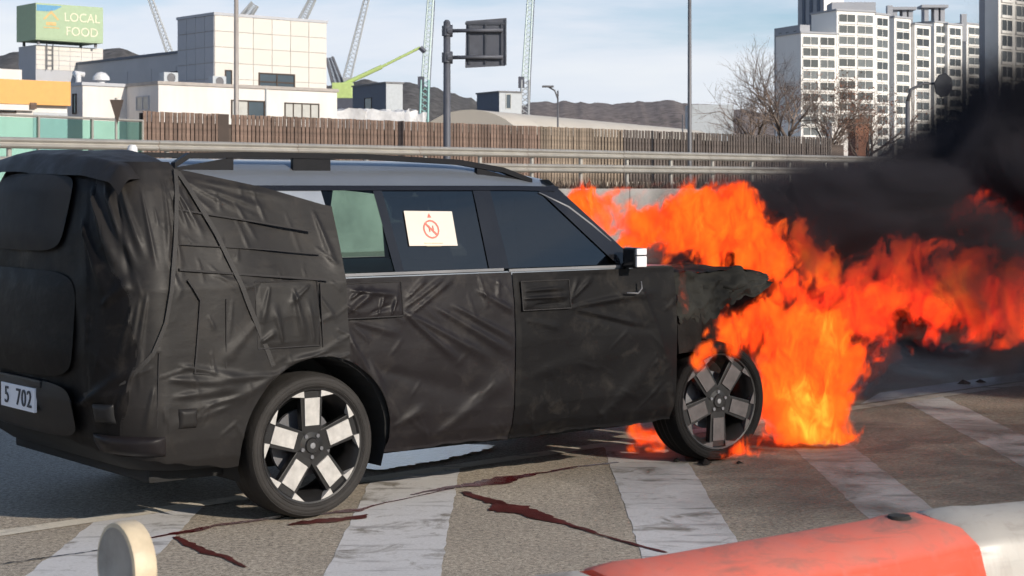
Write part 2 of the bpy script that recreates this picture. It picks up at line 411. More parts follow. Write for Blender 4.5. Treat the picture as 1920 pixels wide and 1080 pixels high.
# residue patch with painted-in smoke shadow, and debris under the burning front
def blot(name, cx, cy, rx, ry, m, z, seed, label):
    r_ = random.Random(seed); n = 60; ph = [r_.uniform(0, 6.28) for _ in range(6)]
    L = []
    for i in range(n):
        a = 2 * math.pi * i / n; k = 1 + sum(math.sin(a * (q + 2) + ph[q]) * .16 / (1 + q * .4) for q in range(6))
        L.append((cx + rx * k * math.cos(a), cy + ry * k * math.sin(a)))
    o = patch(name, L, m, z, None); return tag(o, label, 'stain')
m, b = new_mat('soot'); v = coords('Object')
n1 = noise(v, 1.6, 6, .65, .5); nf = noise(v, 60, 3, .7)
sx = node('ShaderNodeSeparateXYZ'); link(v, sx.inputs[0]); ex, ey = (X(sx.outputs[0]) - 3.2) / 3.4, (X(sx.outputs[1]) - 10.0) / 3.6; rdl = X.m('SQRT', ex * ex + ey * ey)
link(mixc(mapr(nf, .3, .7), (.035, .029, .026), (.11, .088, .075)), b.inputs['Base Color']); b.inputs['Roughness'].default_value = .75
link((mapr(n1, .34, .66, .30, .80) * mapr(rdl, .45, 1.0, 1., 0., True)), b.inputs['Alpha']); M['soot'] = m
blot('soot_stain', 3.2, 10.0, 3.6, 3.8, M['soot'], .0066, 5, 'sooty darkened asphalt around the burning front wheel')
r_ = random.Random(11)
for i, (px, py, s, lab) in enumerate([(1268, 867, .03, 'small flat charred scrap on the white stripe left of the front tyre'), (1322, 872, .045, 'charred scrap lying right below the front tyre'), (1385, 871, .025, 'tiny charred scrap in front of the low tongue of flame'), (1805, 722, .06, 'larger charred scrap lying by the far white line'), (1838, 719, .045, 'smaller charred scrap beside the larger one by the far line')]):
    p = gnd(px, py); b = MB(); k = 9
    pts = [(s * r_.uniform(.5, 1.3) * math.cos(6.28 * j / k), s * r_.uniform(.5, 1.3) * math.sin(6.28 * j / k), s * r_.uniform(.0, .25)) for j in range(k)]
    b.add(pts + [(0, 0, s * .7), (0, 0, 0)], [(j, (j + 1) % k, k) for j in range(k)] + [((j + 1) % k, j, k + 1) for j in range(k)])
    o = b.build('charred_fragment', M['char'], label=lab, cat='debris', group='charred scraps on the road', loc=(p.x, p.y, .006))
# ------------------------------------------------------------------ car
TH = R(38.45); CAR = (-1.547, 9.204, 0.)
car = empty('camouflaged_suv', CAR, TH, label='large suv wrapped in black camouflage fabric, its front end on fire', cat='car')
cs, sn = math.cos(TH), math.sin(TH)
def side(u, v, y):
    """picture point on the car's side plane -> (x, z) of the car"""
    a = (u - CX) / F; x = (a * (CAR[1] + y * cs) - CAR[0] + y * sn) / (cs - a * sn); Y = CAR[1] + x * sn + y * cs
    return x, H - (v - YH) * Y / F
def part(mb, name, m, parent=car, smooth=False, bevel=0., label=None, **kw): return mb.build(name, m, parent, smooth, bevel, label=label, **kw)
# lower body shell: plan contours stacked in z, wheel arches cut out
SZ = np.array([.30, .36, .46, .80, 1.00, 1.17]); SW = np.array([.885, .92, .94, .95, .94, .915]); SXR = np.array([-.86, -.94, -.98, -1.0, -1.0, -.98])
def contour(z, w, xr, xf, rc, n=10):
    P = [(xf, -w)]
    P += [(xf + (xr + rc - xf) * i / 14, -w) for i in range(1, 14)]
    P += [(xr + rc - rc * math.sin(a), -w + rc - rc * math.cos(a)) for a in np.linspace(0, math.pi / 2, n)]
    P += [(xr - .0, y) for y in np.linspace(-w + rc, w - rc, 9)[1:-1]]
    P += [(xr + rc - rc * math.cos(a), w - rc + rc * math.sin(a)) for a in np.linspace(0, math.pi / 2, n)]
    P += [(xr + rc + (xf - xr - rc) * i / 14, w) for i in range(1, 15)]
    return [(x, y, z) for x, y in P]
sh = MB(); rings = [contour(z, w, xr, 2.42, .26) for z, w, xr in zip(SZ, SW, SXR)]; k = len(rings[0])
vs = [p for r0 in rings for p in r0]; fs = []
for i in range(len(rings) - 1):
    for j in range(k): fs.append((i * k + j, i * k + (j + 1) % k, (i + 1) * k + (j + 1) % k, (i + 1) * k + j))
fs.append(tuple(range(k))); fs.append(tuple((len(rings) - 1) * k + j for j in range(k)))
sh.add(vs, fs)
shell = part(sh, 'body', [M['silver'], M['underbody']], smooth=R(35))
def cut(target, cutter):
    md = target.modifiers.new('b', 'BOOLEAN'); md.operation = 'DIFFERENCE'; md.object = cutter; md.solver = 'EXACT'
    dg = bpy.context.evaluated_depsgraph_get(); me = bpy.data.meshes.new_from_object(target.evaluated_get(dg))
    target.modifiers.clear(); target.data = me; bpy.data.objects.remove(cutter)
for hx in (0., 2.815):
    for sg in (-1, 1):
        c = MB(); c.lathe([(0, sg * .62), (.425, sg * .62), (.425, sg * 1.2), (0, sg * 1.2)], 40)
        c.v = [(x + hx, y, z + .365) for x, y, z in c.v]
        co = c.build('cutter', M['underbody'], car, recalc=True)
        bpy.context.view_layer.update(); cut(shell, co)
for p_ in shell.data.polygons:
    c_ = p_.center; in_arch = any(math.hypot(c_.x - hx, c_.z - .365) < .43 for hx in (0., 2.815)); p_.material_index = 1 if (in_arch or c_.z < .62 or c_.x > 2.3) else 0
# cabin hollow: the shell's top is a shelf at the belt line; dark arch liners
for hx in (0.,):
    for sg in (-1, 1):
        a = MB(); A = np.linspace(R(-20), R(200), 24)
        P = np.array([[(hx + .424 * math.cos(t), sg * y, .365 + .424 * math.sin(t)) for y in (.63, .93)] for t in A]); a.grid(P)
        part(a, 'arch_liner', M['underbody'])
b_ = MB(); b_.box((-.80, -.78, .235), (-.40, .78, .34)); part(b_, 'undertray', M['underbody'], bevel=.02)  # added box, hides the far wheel and casts shade under the rear
b_ = MB(); b_.box((-.30, -.60, .22), (2.4, .60, .298)); part(b_, 'underfloor', M['underbody'])
# ---- greenhouse: pillars, glass, roof
def gy(z): return np.interp(z, [1.15, 1.60, 1.66, 1.70], [.915, .775, .735, .66])       # half width above the belt
def wquad(pts, off=0., sg=-1, n=6):
    """quad strip between two polylines of (x, z) on the tumblehome surface"""
    lo, hi = pts; P = np.zeros((len(lo), n, 3))
    for i, ((x0, z0), (x1, z1)) in enumerate(zip(lo, hi)):
        for j, t in enumerate(np.linspace(0, 1, n)):
            z = z0 + (z1 - z0) * t; P[i, j] = (x0 + (x1 - x0) * t, sg * (gy(z) + off), z)
    return P
for sg in (-1, 1):
    g = lambda lo, hi, name, m, off, label=None: part(MB().grid(wquad((lo, hi), off, sg)), name, m, smooth=True, label=label)
    g([(-.62, 1.17), (.20, 1.17)], [(-.55, 1.61), (.14, 1.61)], 'rear_pillar', M['silver'], .004)
    g([(.16, 1.19), (.53, 1.19)], [(.14, 1.605), (.48, 1.605)], 'quarter_window', M['glass_q'] , .0)
    g([(.50, 1.185), (.555, 1.185)], [(.45, 1.605), (.505, 1.605)], 'pillar', M['blackgloss'], .006)
    g([(.53, 1.19), (1.13, 1.188)], [(.48, 1.605), (1.12, 1.605)], 'rear_door_window', M['glass'] if sg < 0 else M['glass_q'], .0)
    g([(1.10, 1.185), (1.235, 1.185)], [(1.09, 1.61), (1.205, 1.61)], 'pillar', M['blackgloss'], .006)
    # front door glass: sloped front edge along the windscreen pillar
    lo = [(1.22 + (2.10 - 1.22) * t, 1.186) for t in np.linspace(0, 1, 8)]
    hi = [(1.20 + (1.58 - 1.20) * t, 1.605) for t in np.linspace(0, 1, 8)]
    g(lo, hi, 'front_door_window', M['glass'] if sg < 0 else M['glass_q'], .0)
    g([(2.02, 1.17), (2.20, 1.16)], [(1.53, 1.61), (1.66, 1.63)], 'windscreen_pillar', M['blackgloss'], .008)
    g([(-.62, 1.60), (0., 1.60), (.8, 1.60), (1.4, 1.60), (1.66, 1.595)], [(-.66, 1.625), (0., 1.625), (.8, 1.625), (1.4, 1.625), (1.70, 1.62)], 'window_trim', M['blackgloss'], .007)
    t = MB()
    for x0, x1, zz in ((.17, 1.19, 1.178), (1.225, 2.10, 1.172)):
        t.box((x0, sg * (gy(zz) + .004), zz - .004), (x1, sg * (gy(zz) + .014), zz + .010))
    part(t, 'belt_trim', M['chrome'] if sg < 0 else M['blackplastic'])
# chrome streak along the inside of the front pillar
p = MB(); p.tube([(x, -(gy(z) + .006), z) for x, z in (side(1141, 452, -.85), side(1110, 422, -.84), side(1066, 388, -.81), side(1012, 361, -.79))], [.004, .006, .006, .003], 6); part(p, 'pillar_trim', M['chrome'], smooth=True)
# roof: crowned grid, rolled edges
xs = np.concatenate([np.linspace(-.72, 1.3, 24), np.linspace(1.38, 1.80, 8)]); ys = np.linspace(-1, 1, 31)
P = np.zeros((len(xs), len(ys), 3))
for i, x in enumerate(xs):
    drop = .0 if x < .8 else .10 * ((x - .8) / 1.0) ** 2.2
    for j, s_ in enumerate(ys):
        a = abs(s_); yy = .752 * (a if a < .85 else a) * np.sign(s_)
        z = 1.765 - .035 * a ** 2 - .115 * max(0, (a - .62) / .38) ** 2.4 - drop * (1 - .25 * a)
        P[i, j] = (x - .05 * a ** 2 * (x > 1.2), yy, z)
part(MB().grid(P), 'roof', M['silver'], smooth=True)
# windscreen and rear window
P = np.zeros((8, 11, 3))
for i, t in enumerate(np.linspace(0, 1, 8)):
    for j, s_ in enumerate(np.linspace(-1, 1, 11)):
        P[i, j] = (2.42 - .64 * t - .10 * s_ ** 2, s_ * (.80 - .10 * t), 1.13 + .53 * t)
part(MB().grid(P), 'windscreen', M['glass'], smooth=True)
# roof rails
for sg, zo in ((-1, 0.), (1, .02)):
    rl = MB(); pts = [(-.60, 1.735), (-.52, 1.783), (-.2, 1.79), (.5, 1.788), (1.1, 1.765), (1.40, 1.725), (1.60, 1.665)]
    for (xa, za), (xb, zb) in zip(pts[:-1], pts[1:]):
        y0, y1 = sg * .655, sg * .615
        ha = .028
        rl.add([(xa, y0, za - ha + zo), (xb, y0, zb - ha + zo), (xb, y1, zb - ha + zo), (xa, y1, za - ha + zo), (xa, y0, za + zo), (xb, y0, zb + zo), (xb, y1, zb + zo), (xa, y1, za + zo)],
               [(3, 2, 1, 0), (4, 5, 6, 7), (0, 1, 5, 4), (2, 3, 7, 6), (3, 0, 4, 7), (1, 2, 6, 5)])
    M['railblack'] = M.get('railblack') or mat('rail_black', (.004, .004, .006), .4, 0, .2, spec=.25); rail = part(rl, 'roof_rail', M['railblack'])
    for xa, xb in ((-.60, -.28), (.06, .28), (1.22, 1.62)):
        f_ = MB(); za, zb = np.interp([xa, xb], [q[0] for q in pts], [q[1] for q in pts])
        f_.prism([(xa, sg * .648, 1.65), (xb, sg * .648, 1.63 if xb < 1.5 else 1.60), (xb, sg * .648, zb - .026 + zo), (xa, sg * .648, za - .026 + zo)], (0, -sg * .026, 0)); part(f_, 'rail_foot', M['railblack'], rail)
# small white sensor on the roof behind the rails
s_ = MB(); s_.lathe([(.0, .10), (.028, .095), (.042, .07), (.045, .03), (.045, .0)], 18); s_.v = [(x, z, y) for x, y, z in s_.v]
sens = part(s_, 'roof_sensor', M['white'], smooth=R(40), label='small white dome sensor on a black foot'); sens.location = (-.50, .0, 1.775); sens.scale = (.6, .6, .6)
b_ = MB(); b_.box((-.06, -.05, -.05), (.06, .05, .0)); part(b_, 'sensor_foot', M['blackplastic'], sens, bevel=.01)
# interior, dark: floor, seats, headrests
i_ = MB(); i_.box((-.85, -.80, 1.172), (2.3, .80, 1.178)); part(i_, 'cabin_shelf', M['seat'])
for sx, ws in ((1.62, (-.42, .42)), (.28, (-.42, .42))):
    for yy in ws:
        h_ = MB(); h_.prism([(sx - .12, yy - .24, 1.18), (sx + .06, yy - .24, 1.18), (sx - .02, yy - .24, 1.40), (sx - .14, yy - .24, 1.40)], (0, .48, 0)); st = part(h_, 'seat_back', M['seat'], bevel=.02)
        h_ = MB(); h_.box((sx - .15, yy - .13, 1.42), (sx - .05, yy + .13, 1.56)); part(h_, 'headrest', M['seat'], st, bevel=.03)
# ---- fabric covers: grids over the shell with folds
def folds(A, B, lst):
    """sum of ridges along segments in the (a, b) plane"""
    d = np.zeros_like(A)
    for (x1, z1, x2, z2, amp, wd) in lst:
        L = math.hypot(x2 - x1, z2 - z1); ux, uz = (x2 - x1) / L, (z2 - z1) / L
        t = ((A - x1) * ux + (B - z1) * uz) / L; q = -(A - x1) * uz + (B - z1) * ux
        w = wd * (.35 + .9 * np.clip(t, 0, 1))
        d += amp * np.exp(-(q / w) ** 2) * np.clip(t * 6 + .4, 0, 1) * np.clip((1.05 - t) * 3, 0, 1) * (t > -.06)
    return d
def pxf(y, lst):
    out = []
    for (u1, v1, u2, v2, amp, wd) in lst:
        a, b2 = side(u1, v1, y); c, d = side(u2, v2, y); out.append((a, b2, c, d, amp, wd))
    return out
def door_cover(name, x0, x1, z0, z1f, lst, m, hub=None, seed=0, off=.026, label=None, amp=.003):
    r_ = random.Random(seed); lst = list(lst)
    for _ in range(34):
        u_, z_ = r_.uniform(x0, x1), r_.uniform(z0, z1f); th_ = r_.choice((R(-30), R(-40), R(35), R(-70))) + r_.uniform(-.25, .25); L_ = r_.uniform(.06, .22)
        lst.append((u_, z_, u_ + L_ * math.cos(th_), z_ + L_ * math.sin(th_), r_.uniform(.0015, .005), r_.uniform(.006, .013)))
    nx, nz = int((x1 - x0) / .010), int((z1f - z0) / .010)
    A, B = np.meshgrid(np.linspace(x0, x1, nx), np.linspace(z0, z1f, nz), indexing='ij')
    d = folds(A, B, lst) + amp * fbm(np.stack([A * 4 + seed, B * 4, A * 0 + seed], -1), 2) + .007 * fbm(np.stack([A * 1.6, B * 1.1 + seed, A * 0], -1), 2)
    edge = np.minimum(np.minimum(A - x0, x1 - A), np.minimum(B - z0, z1f - B)); d = d * np.clip(edge / .03, .15, 1)
    y = -(np.interp(B, SZ, SW) + off + d)
    lowx = B - (.005 * np.sin(A * 9 + seed) + .003 * np.sin(A * 37)) * np.clip((z0 + .1 - B) / .1, 0, 1)
    P = np.stack([A, y, lowx], -1); mask = np.ones(A.shape, bool)
    if hub is not None:
        rr = np.hypot(A - hub[0], B - hub[1]); RA = .437; ins = rr < RA; k_ = np.where(ins, RA / np.maximum(rr, .05), 1)
        P[..., 0] = hub[0] + (A - hub[0]) * k_; P[..., 2] = np.where(ins, hub[1] + (B - hub[1]) * k_, P[..., 2]); P[..., 1] = np.where(ins, -(np.interp(P[..., 2], SZ, SW) + off + d), P[..., 1])
        mask[:-1, :-1] = ~(ins[:-1, :-1] & ins[1:, :-1] & ins[1:, 1:] & ins[:-1, 1:])
    return part(MB().grid(P, mask), name, m, smooth=True, label=label)
lst = pxf(-.95, [(755, 520, 850, 505, .0, .02), (760, 560, 800, 522, .012, .012), (758, 575, 835, 520, .014, .013), (762, 592, 850, 522, .013, .012), (900, 520, 912, 575, .010, .012), (935, 525, 932, 560, .007, .012),
     (757, 590, 860, 680, .016, .022), (757, 586, 920, 675, .016, .024), (820, 580, 960, 665, .014, .022), (850, 575, 968, 640, .012, .02), (895, 545, 970, 590, .012, .018),
     (650, 600, 745, 625, .010, .018), (652, 605, 690, 640, .008, .012), (655, 640, 720, 760, .012, .02), (690, 680, 740, 790, .012, .03), (650, 615, 668, 700, .008, .012), (735, 800, 800, 760, .010, .03), (820, 815, 960, 700, .010, .05), (700, 690, 960, 760, -.008, .06)])
door_cover('rear_door_cover', .165, 1.222, .285, 1.166, lst, M['cover_d'], (0, .365), 3, label='creased black fabric over the rear door')
lst = pxf(-.95, [(1072, 575, 1230, 545, .012, .02), (1072, 578, 1215, 612, .010, .014), (1070, 560, 1112, 520, .012, .012), (1080, 590, 1240, 620, -.006, .03), (1065, 565, 1085, 522, .008, .010), (985, 600, 1050, 615, .006, .02), (1000, 700, 1200, 640, .006, .08), (1120, 790, 1240, 660, .007, .06), (1200, 540, 1255, 700, .006, .03)])
door_cover('front_door_cover', 1.228, 2.405, .285, 1.162, lst, M['cover_f'], None, 8, .026, label='smooth sooty black fabric over the front door', amp=.003)
# handle pockets: crumpled flaps sewn on the door covers
def flap(name, u0, v0, u1, v1, m, off, lst, y=-.96):
    """flat pocket sewn on a cover, with a few pulled folds"""
    x0, za = side(u0, v0, y); x1, zb = side(u1, v1, y); z0, z1 = min(za, zb), max(za, zb)
    nx, nz = max(8, int((x1 - x0) / .006)), max(8, int((z1 - z0) / .006))
    A, B = np.meshgrid(np.linspace(x0, x1, nx), np.linspace(z0, z1, nz), indexing='ij')
    e = np.clip(np.minimum(np.minimum(A - x0, x1 - A), np.minimum(B - z0, z1 - B)) / .025, 0, 1)
    d = off + e * (.004 + folds(A, B, pxf(y, lst)) + .004 * fbm(np.stack([A * 7, B * 7, A * 0 + off * 99], -1), 2))
    o = part(MB().grid(np.stack([A, -(np.interp(B, SZ, SW) + d), B], -1)), name, m, smooth=True)
    r_ = MB(); yy = lambda z: -(np.interp(z, SZ, SW) + off + .003)
    for (xa, za_), (xb, zb_) in zip([(x0, z0), (x1, z0), (x1, z1), (x0, z1)], [(x1, z0), (x1, z1), (x0, z1), (x0, z0)]): r_.tube([(xa, yy(za_), za_), (xb, yy(zb_), zb_)], .0035, 5)
    part(r_, 'flap_seam', M['seam'], o)
    return o
flap('handle_flap', 640, 532, 752, 592, M['cover_d'], .036, [(648, 585, 700, 545, .018, .020), (660, 545, 745, 552, .014, .016), (705, 590, 718, 552, .012, .010), (730, 590, 742, 555, .012, .010), (655, 560, 680, 540, .012, .012), (690, 588, 735, 570, -.010, .014), (642, 570, 668, 590, .010, .012)])
flap('handle_flap', 976, 528, 1066, 577, M['cover_f'], .038, [(980, 560, 1062, 555, .014, .012), (985, 545, 1055, 540, .010, .010), (1000, 572, 1060, 566, -.008, .012)])
# ---- rear cover: wraps the quarter, corner and tailgate
CZ = np.array([.30, .36, .45, .62, .85, 1.15, 1.40, 1.60, 1.70, 1.75]); CW = np.array([.925, .95, .965, .975, .972, .955, .875, .80, .745, .70])
CR = np.array([-.88, -.94, -1.00, -1.04, -1.05, -1.03, -1.00, -.96, -.92, -.89]); RC = .33; LL = RC * math.pi / 2
def csurf(u, z, off=0.):
    """cover surface: u runs along the right side, round the corner and over the tailgate to the left side"""
    u = np.asarray(u, float); z = np.asarray(z, float)
    w = np.interp(z, CZ, CW); xr = np.interp(z, CZ, CR); xc = -.80 + 0 * u; rx = xc - xr
    a = np.clip((xc - u) / LL, 0, 1) * math.pi / 2
    y = -w + RC - (RC + off) * np.cos(a); x = xc - (rx + off) * np.sin(a)
    x = np.where(u > xc, u, x); y = np.where(u > xc, -w - off, y)
    t = np.clip(xc - LL - u, 0, None); half = 2 * (w - RC)
    yr = -w + RC + np.minimum(t, half); x = np.where(t > 0, xr - off - .03 * np.sin(np.clip(t / half, 0, 1) * math.pi), x); y = np.where(t > 0, yr, y)
    t2 = np.clip((t - half), 0, None); a2 = np.clip(t2 / LL, 0, 1) * math.pi / 2
    x = np.where(t2 > 0, xc - (rx + off) * np.cos(a2), x); y = np.where(t2 > 0, w - RC + (RC + off) * np.sin(a2), y)
    return np.stack([x, y, z], -1)
UA, UB = -3.0, .165
lst = [(-1.22, 1.60, -1.06, 1.22, .030, .030), (-1.13, 1.62, -.98, 1.25, .026, .026), (-1.03, 1.62, -.93, 1.30, .018, .022), (-1.28, 1.45, -1.14, 1.12, .022, .026), (-1.16, 1.08, -.98, 1.22, .016, .03), (-.93, 1.12, -.98, .85, .012, .015), (-.97, 1.10, -1.02, .82, .010, .015), (-1.01, 1.06, -1.07, .80, .012, .015),
       (-.80, .74, -.45, .70, .014, .03), (-.78, .66, -.40, .68, .012, .026), (-.75, .80, -.42, .72, .010, .02), (-1.3, .62, -.95, .82, .016, .03), (-1.4, .60, -1.0, .70, .016, .03), (-1.06, 1.58, -1.0, 1.1, -.014, .02), (-.90, 1.60, -.86, 1.25, .010, .014), (-1.0, .78, -1.1, .55, .012, .02), (-.9, .70, -.95, .50, .010, .018)]
lst += pxf(-.93, [(338, 335, 360, 430, .014, .010), (340, 330, 385, 440, .012, .012), (330, 335, 318, 470, .014, .010), (335, 340, 335, 520, .010, .010), (352, 332, 520, 395, .010, .016), (352, 330, 470, 400, .009, .012), (360, 332, 560, 372, .008, .016),
      (600, 655, 520, 680, .012, .014), (640, 662, 560, 690, .010, .014), (520, 690, 400, 760, .012, .03), (500, 700, 380, 710, .010, .02), (545, 560, 560, 620, .012, .02), (480, 560, 500, 600, .010, .016), (410, 760, 300, 800, .008, .03), (620, 665, 545, 672, .008, .012), (430, 740, 330, 770, .009, .02), (605, 400, 625, 500, .010, .018), (470, 600, 390, 690, .007, .03)])
r_ = random.Random(31)
for _ in range(80):
    u_, z_ = r_.uniform(-1.25, .15), r_.uniform(.4, 1.65); th_ = r_.choice((R(-65), R(-75), R(-35), R(20), R(-100))) + r_.uniform(-.3, .3); L_ = r_.uniform(.06, .22)
    lst.append((u_, z_, u_ + L_ * math.cos(th_), z_ + L_ * math.sin(th_), r_.uniform(.002, .006), r_.uniform(.006, .013)))
def rear_grid(name, u0, u1, nu, nz, m, parent, label=None):
    """u0, u1: functions of z that bound the piece"""
    S_, T = np.meshgrid(np.linspace(0, 1, nu), np.linspace(0, 1, nz), indexing='ij'); A = -.9 + 0 * S_; B = .5 + T
    for _ in range(4):
        A = u0(B) + (u1(B) - u0(B)) * S_
        ztop = np.where(A > -.66, np.interp(A, [-.66, -.2, .12, .2], [1.705, 1.615, 1.53, 1.515]), 1.735)
        zbot = np.interp(A, [-3, -1.9, -1.3, -1.0, -.80, -.55, -.46, .0, .17], [.50, .46, .40, .375, .355, .315, .30, .30, .30])
        B = zbot + (ztop - zbot) * T
    rr = np.hypot(A, B - .365); ins = (rr < .432); k = np.where(ins, .432 / np.maximum(rr, .05), 1); A2, B2 = A * k, .365 + (B - .365) * k
    d = folds(A, B, lst) + .004 * fbm(np.stack([A * 5, B * 4, A * 0 + 2], -1), 2) + .016 * fbm(np.stack([A * 1.7, B * 1.5, A * 0 + 9], -1), 2)
    d += np.where(A < -1.25, .010 * fbm(np.stack([A * 3, B * 3, A * 0 + 5], -1), 3), 0)
    zs = B2 + .004 * np.sin(A * 40) * np.clip((.1 - T) / .1, 0, 1)
    P = csurf(A2, zs, .0); Q = csurf(A2, zs, .02); nrm = (Q - P) / .02
    P = P + nrm * (d + .02)[..., None]; P[..., 0] = np.where(A2 > -.8, A2, P[..., 0])
    al = ins[:-1, :-1] & ins[1:, :-1] & ins[1:, 1:] & ins[:-1, 1:]; low = (A2 > -.05) & (B2 < .70); al = al | low[:-1, :-1]
    mk = np.zeros(A.shape, bool); mk[:-1, :-1] = ~al
    return part(MB().grid(P, mk), name, m, parent, smooth=True, label=label)
ubound = lambda z: np.interp(z, [.55, .8, 1.1, 1.25, 1.6, 1.75], [-1.08, -.99, -1.02, -1.12, -1.20, -1.24]) + .012 * np.sin(z * 23)
cover = rear_grid('rear_cover', ubound, lambda z: UB + 0 * z, 150, 150, M['cover'], car, 'baggy black camouflage fabric over the rear corner')
rear_grid('tailgate_cover', lambda z: UA + 0 * z, lambda z: ubound(z) + .012, 150, 120, M['cover_f'], cover)
# top drape over the rear of the roof
xs_, ys_ = np.meshgrid(np.linspace(0, 1, 40), np.linspace(-1, 1, 70), indexing='ij')
yy = ys_ * (.76 + .06 * (1 - xs_) ** 2); xr_ = -.97; xf_ = np.interp(ys_, [-1, .2, 1], [-.655, -.66, -.70])
xx = xr_ + (xf_ - xr_) * xs_ - .04 * (1 - xs_) * (1 - ys_ ** 2)
zz = 1.722 + .085 * (1 - np.abs(ys_) ** 2.6) * np.clip(xs_ * 1.6 + .25, 0, 1) ** .6 + .022 * ys_ + .008 * fbm(np.stack([xx * 6, yy * 4, xx * 0], -1), 3)
zz = zz - .07 * np.clip((.22 - xs_) / .22, 0, 1) ** 1.6
zz = zz - .05 * np.clip((np.abs(ys_) - .9) / .1, 0, 1)
part(MB().grid(np.stack([xx, yy, zz], -1)), 'roof_drape', M['cover'], cover, smooth=True)
def ribbon(name, pts, w, m, off=.02, parent=cover, th=.004):
    """strap following the cover; pts are (u, z)"""
    L = []
    for (u1, z1), (u2, z2) in zip(pts[:-1], pts[1:]):
        n = max(2, int(math.hypot(u2 - u1, z2 - z1) / .03))
        for k in range(n): L.append((u1 + (u2 - u1) * k / n, z1 + (z2 - z1) * k / n))
    L.append(pts[-1]); L = np.array(L); d = np.gradient(L, axis=0); d /= np.linalg.norm(d, axis=1)[:, None]; n = np.stack([-d[:, 1], d[:, 0]], 1) * w / 2
    a, b2 = L + n, L - n; P = np.stack([csurf(a[:, 0], a[:, 1], off - th * 2), csurf(a[:, 0], a[:, 1], off + th), csurf(b2[:, 0], b2[:, 1], off + th), csurf(b2[:, 0], b2[:, 1], off - th * 2)], 1)
    for arr in (P,): arr[..., 0] = np.where((np.stack([a[:, 0], a[:, 0], b2[:, 0], b2[:, 0]], 1) > -.8), np.stack([a[:, 0], a[:, 0], b2[:, 0], b2[:, 0]], 1), arr[..., 0])
    return part(MB().grid(P), name, m, parent, smooth=R(40))
ribbon('strap', [(-.655, 1.69), (-.52, 1.40), (-.40, 1.08), (-.27, .77)], .024, M['strap'], .036)
ribbon('strap', [(-.665, 1.70), (-.74, 1.36), (-.83, 1.0), (-.90, .86), (-1.03, .74), (-1.28, .66)], .020, M['strap'], .038)
def seam(pxs, w=.008, y=-.93, off=.034):
    ribbon('fabric_seam', [side(u, v, y) for u, v in pxs], w, M['seam'], off)
seam([(345, 393), (470, 413), (588, 434)]); seam([(330, 505), (470, 515), (605, 524)], .010); seam([(335, 458), (470, 466), (600, 476)], .004)
seam([(343, 524), (364, 562), (357, 630), (350, 697), (400, 700), (440, 722)], .009); seam([(412, 560), (408, 690)], .005)
seam([(588, 530), (590, 648)], .005); seam([(276, 660), (270, 800)], .005, -.9)
o = flap('fuel_flap', 474, 529, 590, 646, M['cover'], .060, [(545, 545, 562, 640, .010, .022), (500, 540, 482, 605, .008, .016), (575, 535, 535, 570, .008, .014), (520, 640, 505, 570, .008, .020), (580, 640, 570, 560, .006, .014), (480, 640, 510, 620, .008, .016)])
o.parent = cover
# dark rear window patch, number plate, bumper pieces
def rpatch(name, y0, y1, z0, z1, m, off, rnd_=.3, n=24, bulge=.0, parent=car, wob=0.):
    P = np.zeros((n, n, 3))
    for i, s in enumerate(np.linspace(-1, 1, n)):
        for j, t in enumerate(np.linspace(-1, 1, n)):
            k = 1. / max(1e-6, (abs(s) ** 5 + abs(t) ** 5) ** .2) if max(abs(s), abs(t)) > 0 else 1; k = k * max(abs(s), abs(t))
            ss, tt = s * k, t * k; y = (y0 + y1) / 2 + (y1 - y0) / 2 * ss; z = (z0 + z1) / 2 + (z1 - z0) / 2 * tt
            w = np.interp(z, CZ, CW); u = -.80 - LL - (y + w - RC) if y > -w + RC else -.80 - math.asin(min(1, max(0, 1 - 0)) ) * 0 - LL
            q = csurf(np.array(u), np.array(z), off + bulge * (1 - max(abs(s), abs(t)) ** 3)); P[i, j] = (q[0], y, z)
    return part(MB().grid(P), name, m, parent, smooth=True)
M['netmesh'] = mat('dark_net', (.008, .008, .009), .75, 0, .3, 12)
rpatch('rear_window_net', -.42, .52, 1.31, 1.685, M['netmesh'], .052, bulge=.025)
rpatch('tailgate_panel', -.60, .60, .72, 1.22, M['cover_f'], .046, bulge=.02)
rpatch('bumper_panel', -.95 + .36, .60, .44, .70, M['blackplastic'], .060, bulge=.01)
xp_ = -1.135; a_ = (35 - CX) / F; yp_ = (CAR[0] + xp_ * cs - a_ * (CAR[1] + xp_ * sn)) / (sn + a_ * cs); zp_ = H - (744 - YH) * (CAR[1] + xp_ * sn + yp_ * cs) / F
pl = empty('number_plate', (xp_, yp_, zp_), -math.pi / 2, parent=car)
b_ = MB(); b_.box((-.20, -.008, -.058), (.20, .008, .058)); part(b_, 'plate_blank', M['plate'], pl, bevel=.004)
for ch, cx_ in (('5', -.12), ('7', .02), ('0', .085), ('2', .15)):
    to = obj('character', text_mesh(ch, .115, .002, M['ink']), pl); to.rotation_euler = (math.pi / 2, 0, 0); to.location = (cx_, -.011, -.002)
b_ = MB(); b_.box((-.25, .0, .062), (.25, .05, .10)); part(b_, 'plate_lamp_hood', M['blackplastic'], pl, bevel=.01)
def rlump(name, u0, u1, z0, z1, m, off, n=14, power=4, parent=car, label=None):
    A, B = np.meshgrid(np.linspace(-1, 1, n), np.linspace(-1, 1, n), indexing='ij')
    e = np.clip(1 - np.maximum(np.abs(A), np.abs(B)) ** power, 0, 1); u = (u0 + u1) / 2 + (u1 - u0) / 2 * A; z = (z0 + z1) / 2 + (z1 - z0) / 2 * B
    return part(MB().grid(csurf(u, z, .012 + off * e)), name, m, parent, smooth=True, label=label)
rlump('rear_reflector', -1.24, -1.09, .53, .64, M['blackplastic'], .045)
rlump('skid_panel', -1.30, -.80, .385, .49, M['cover_d'], .055)
rlump('tow_cover', -.775, -.665, .505, .61, M['cover'], .045, power=6)
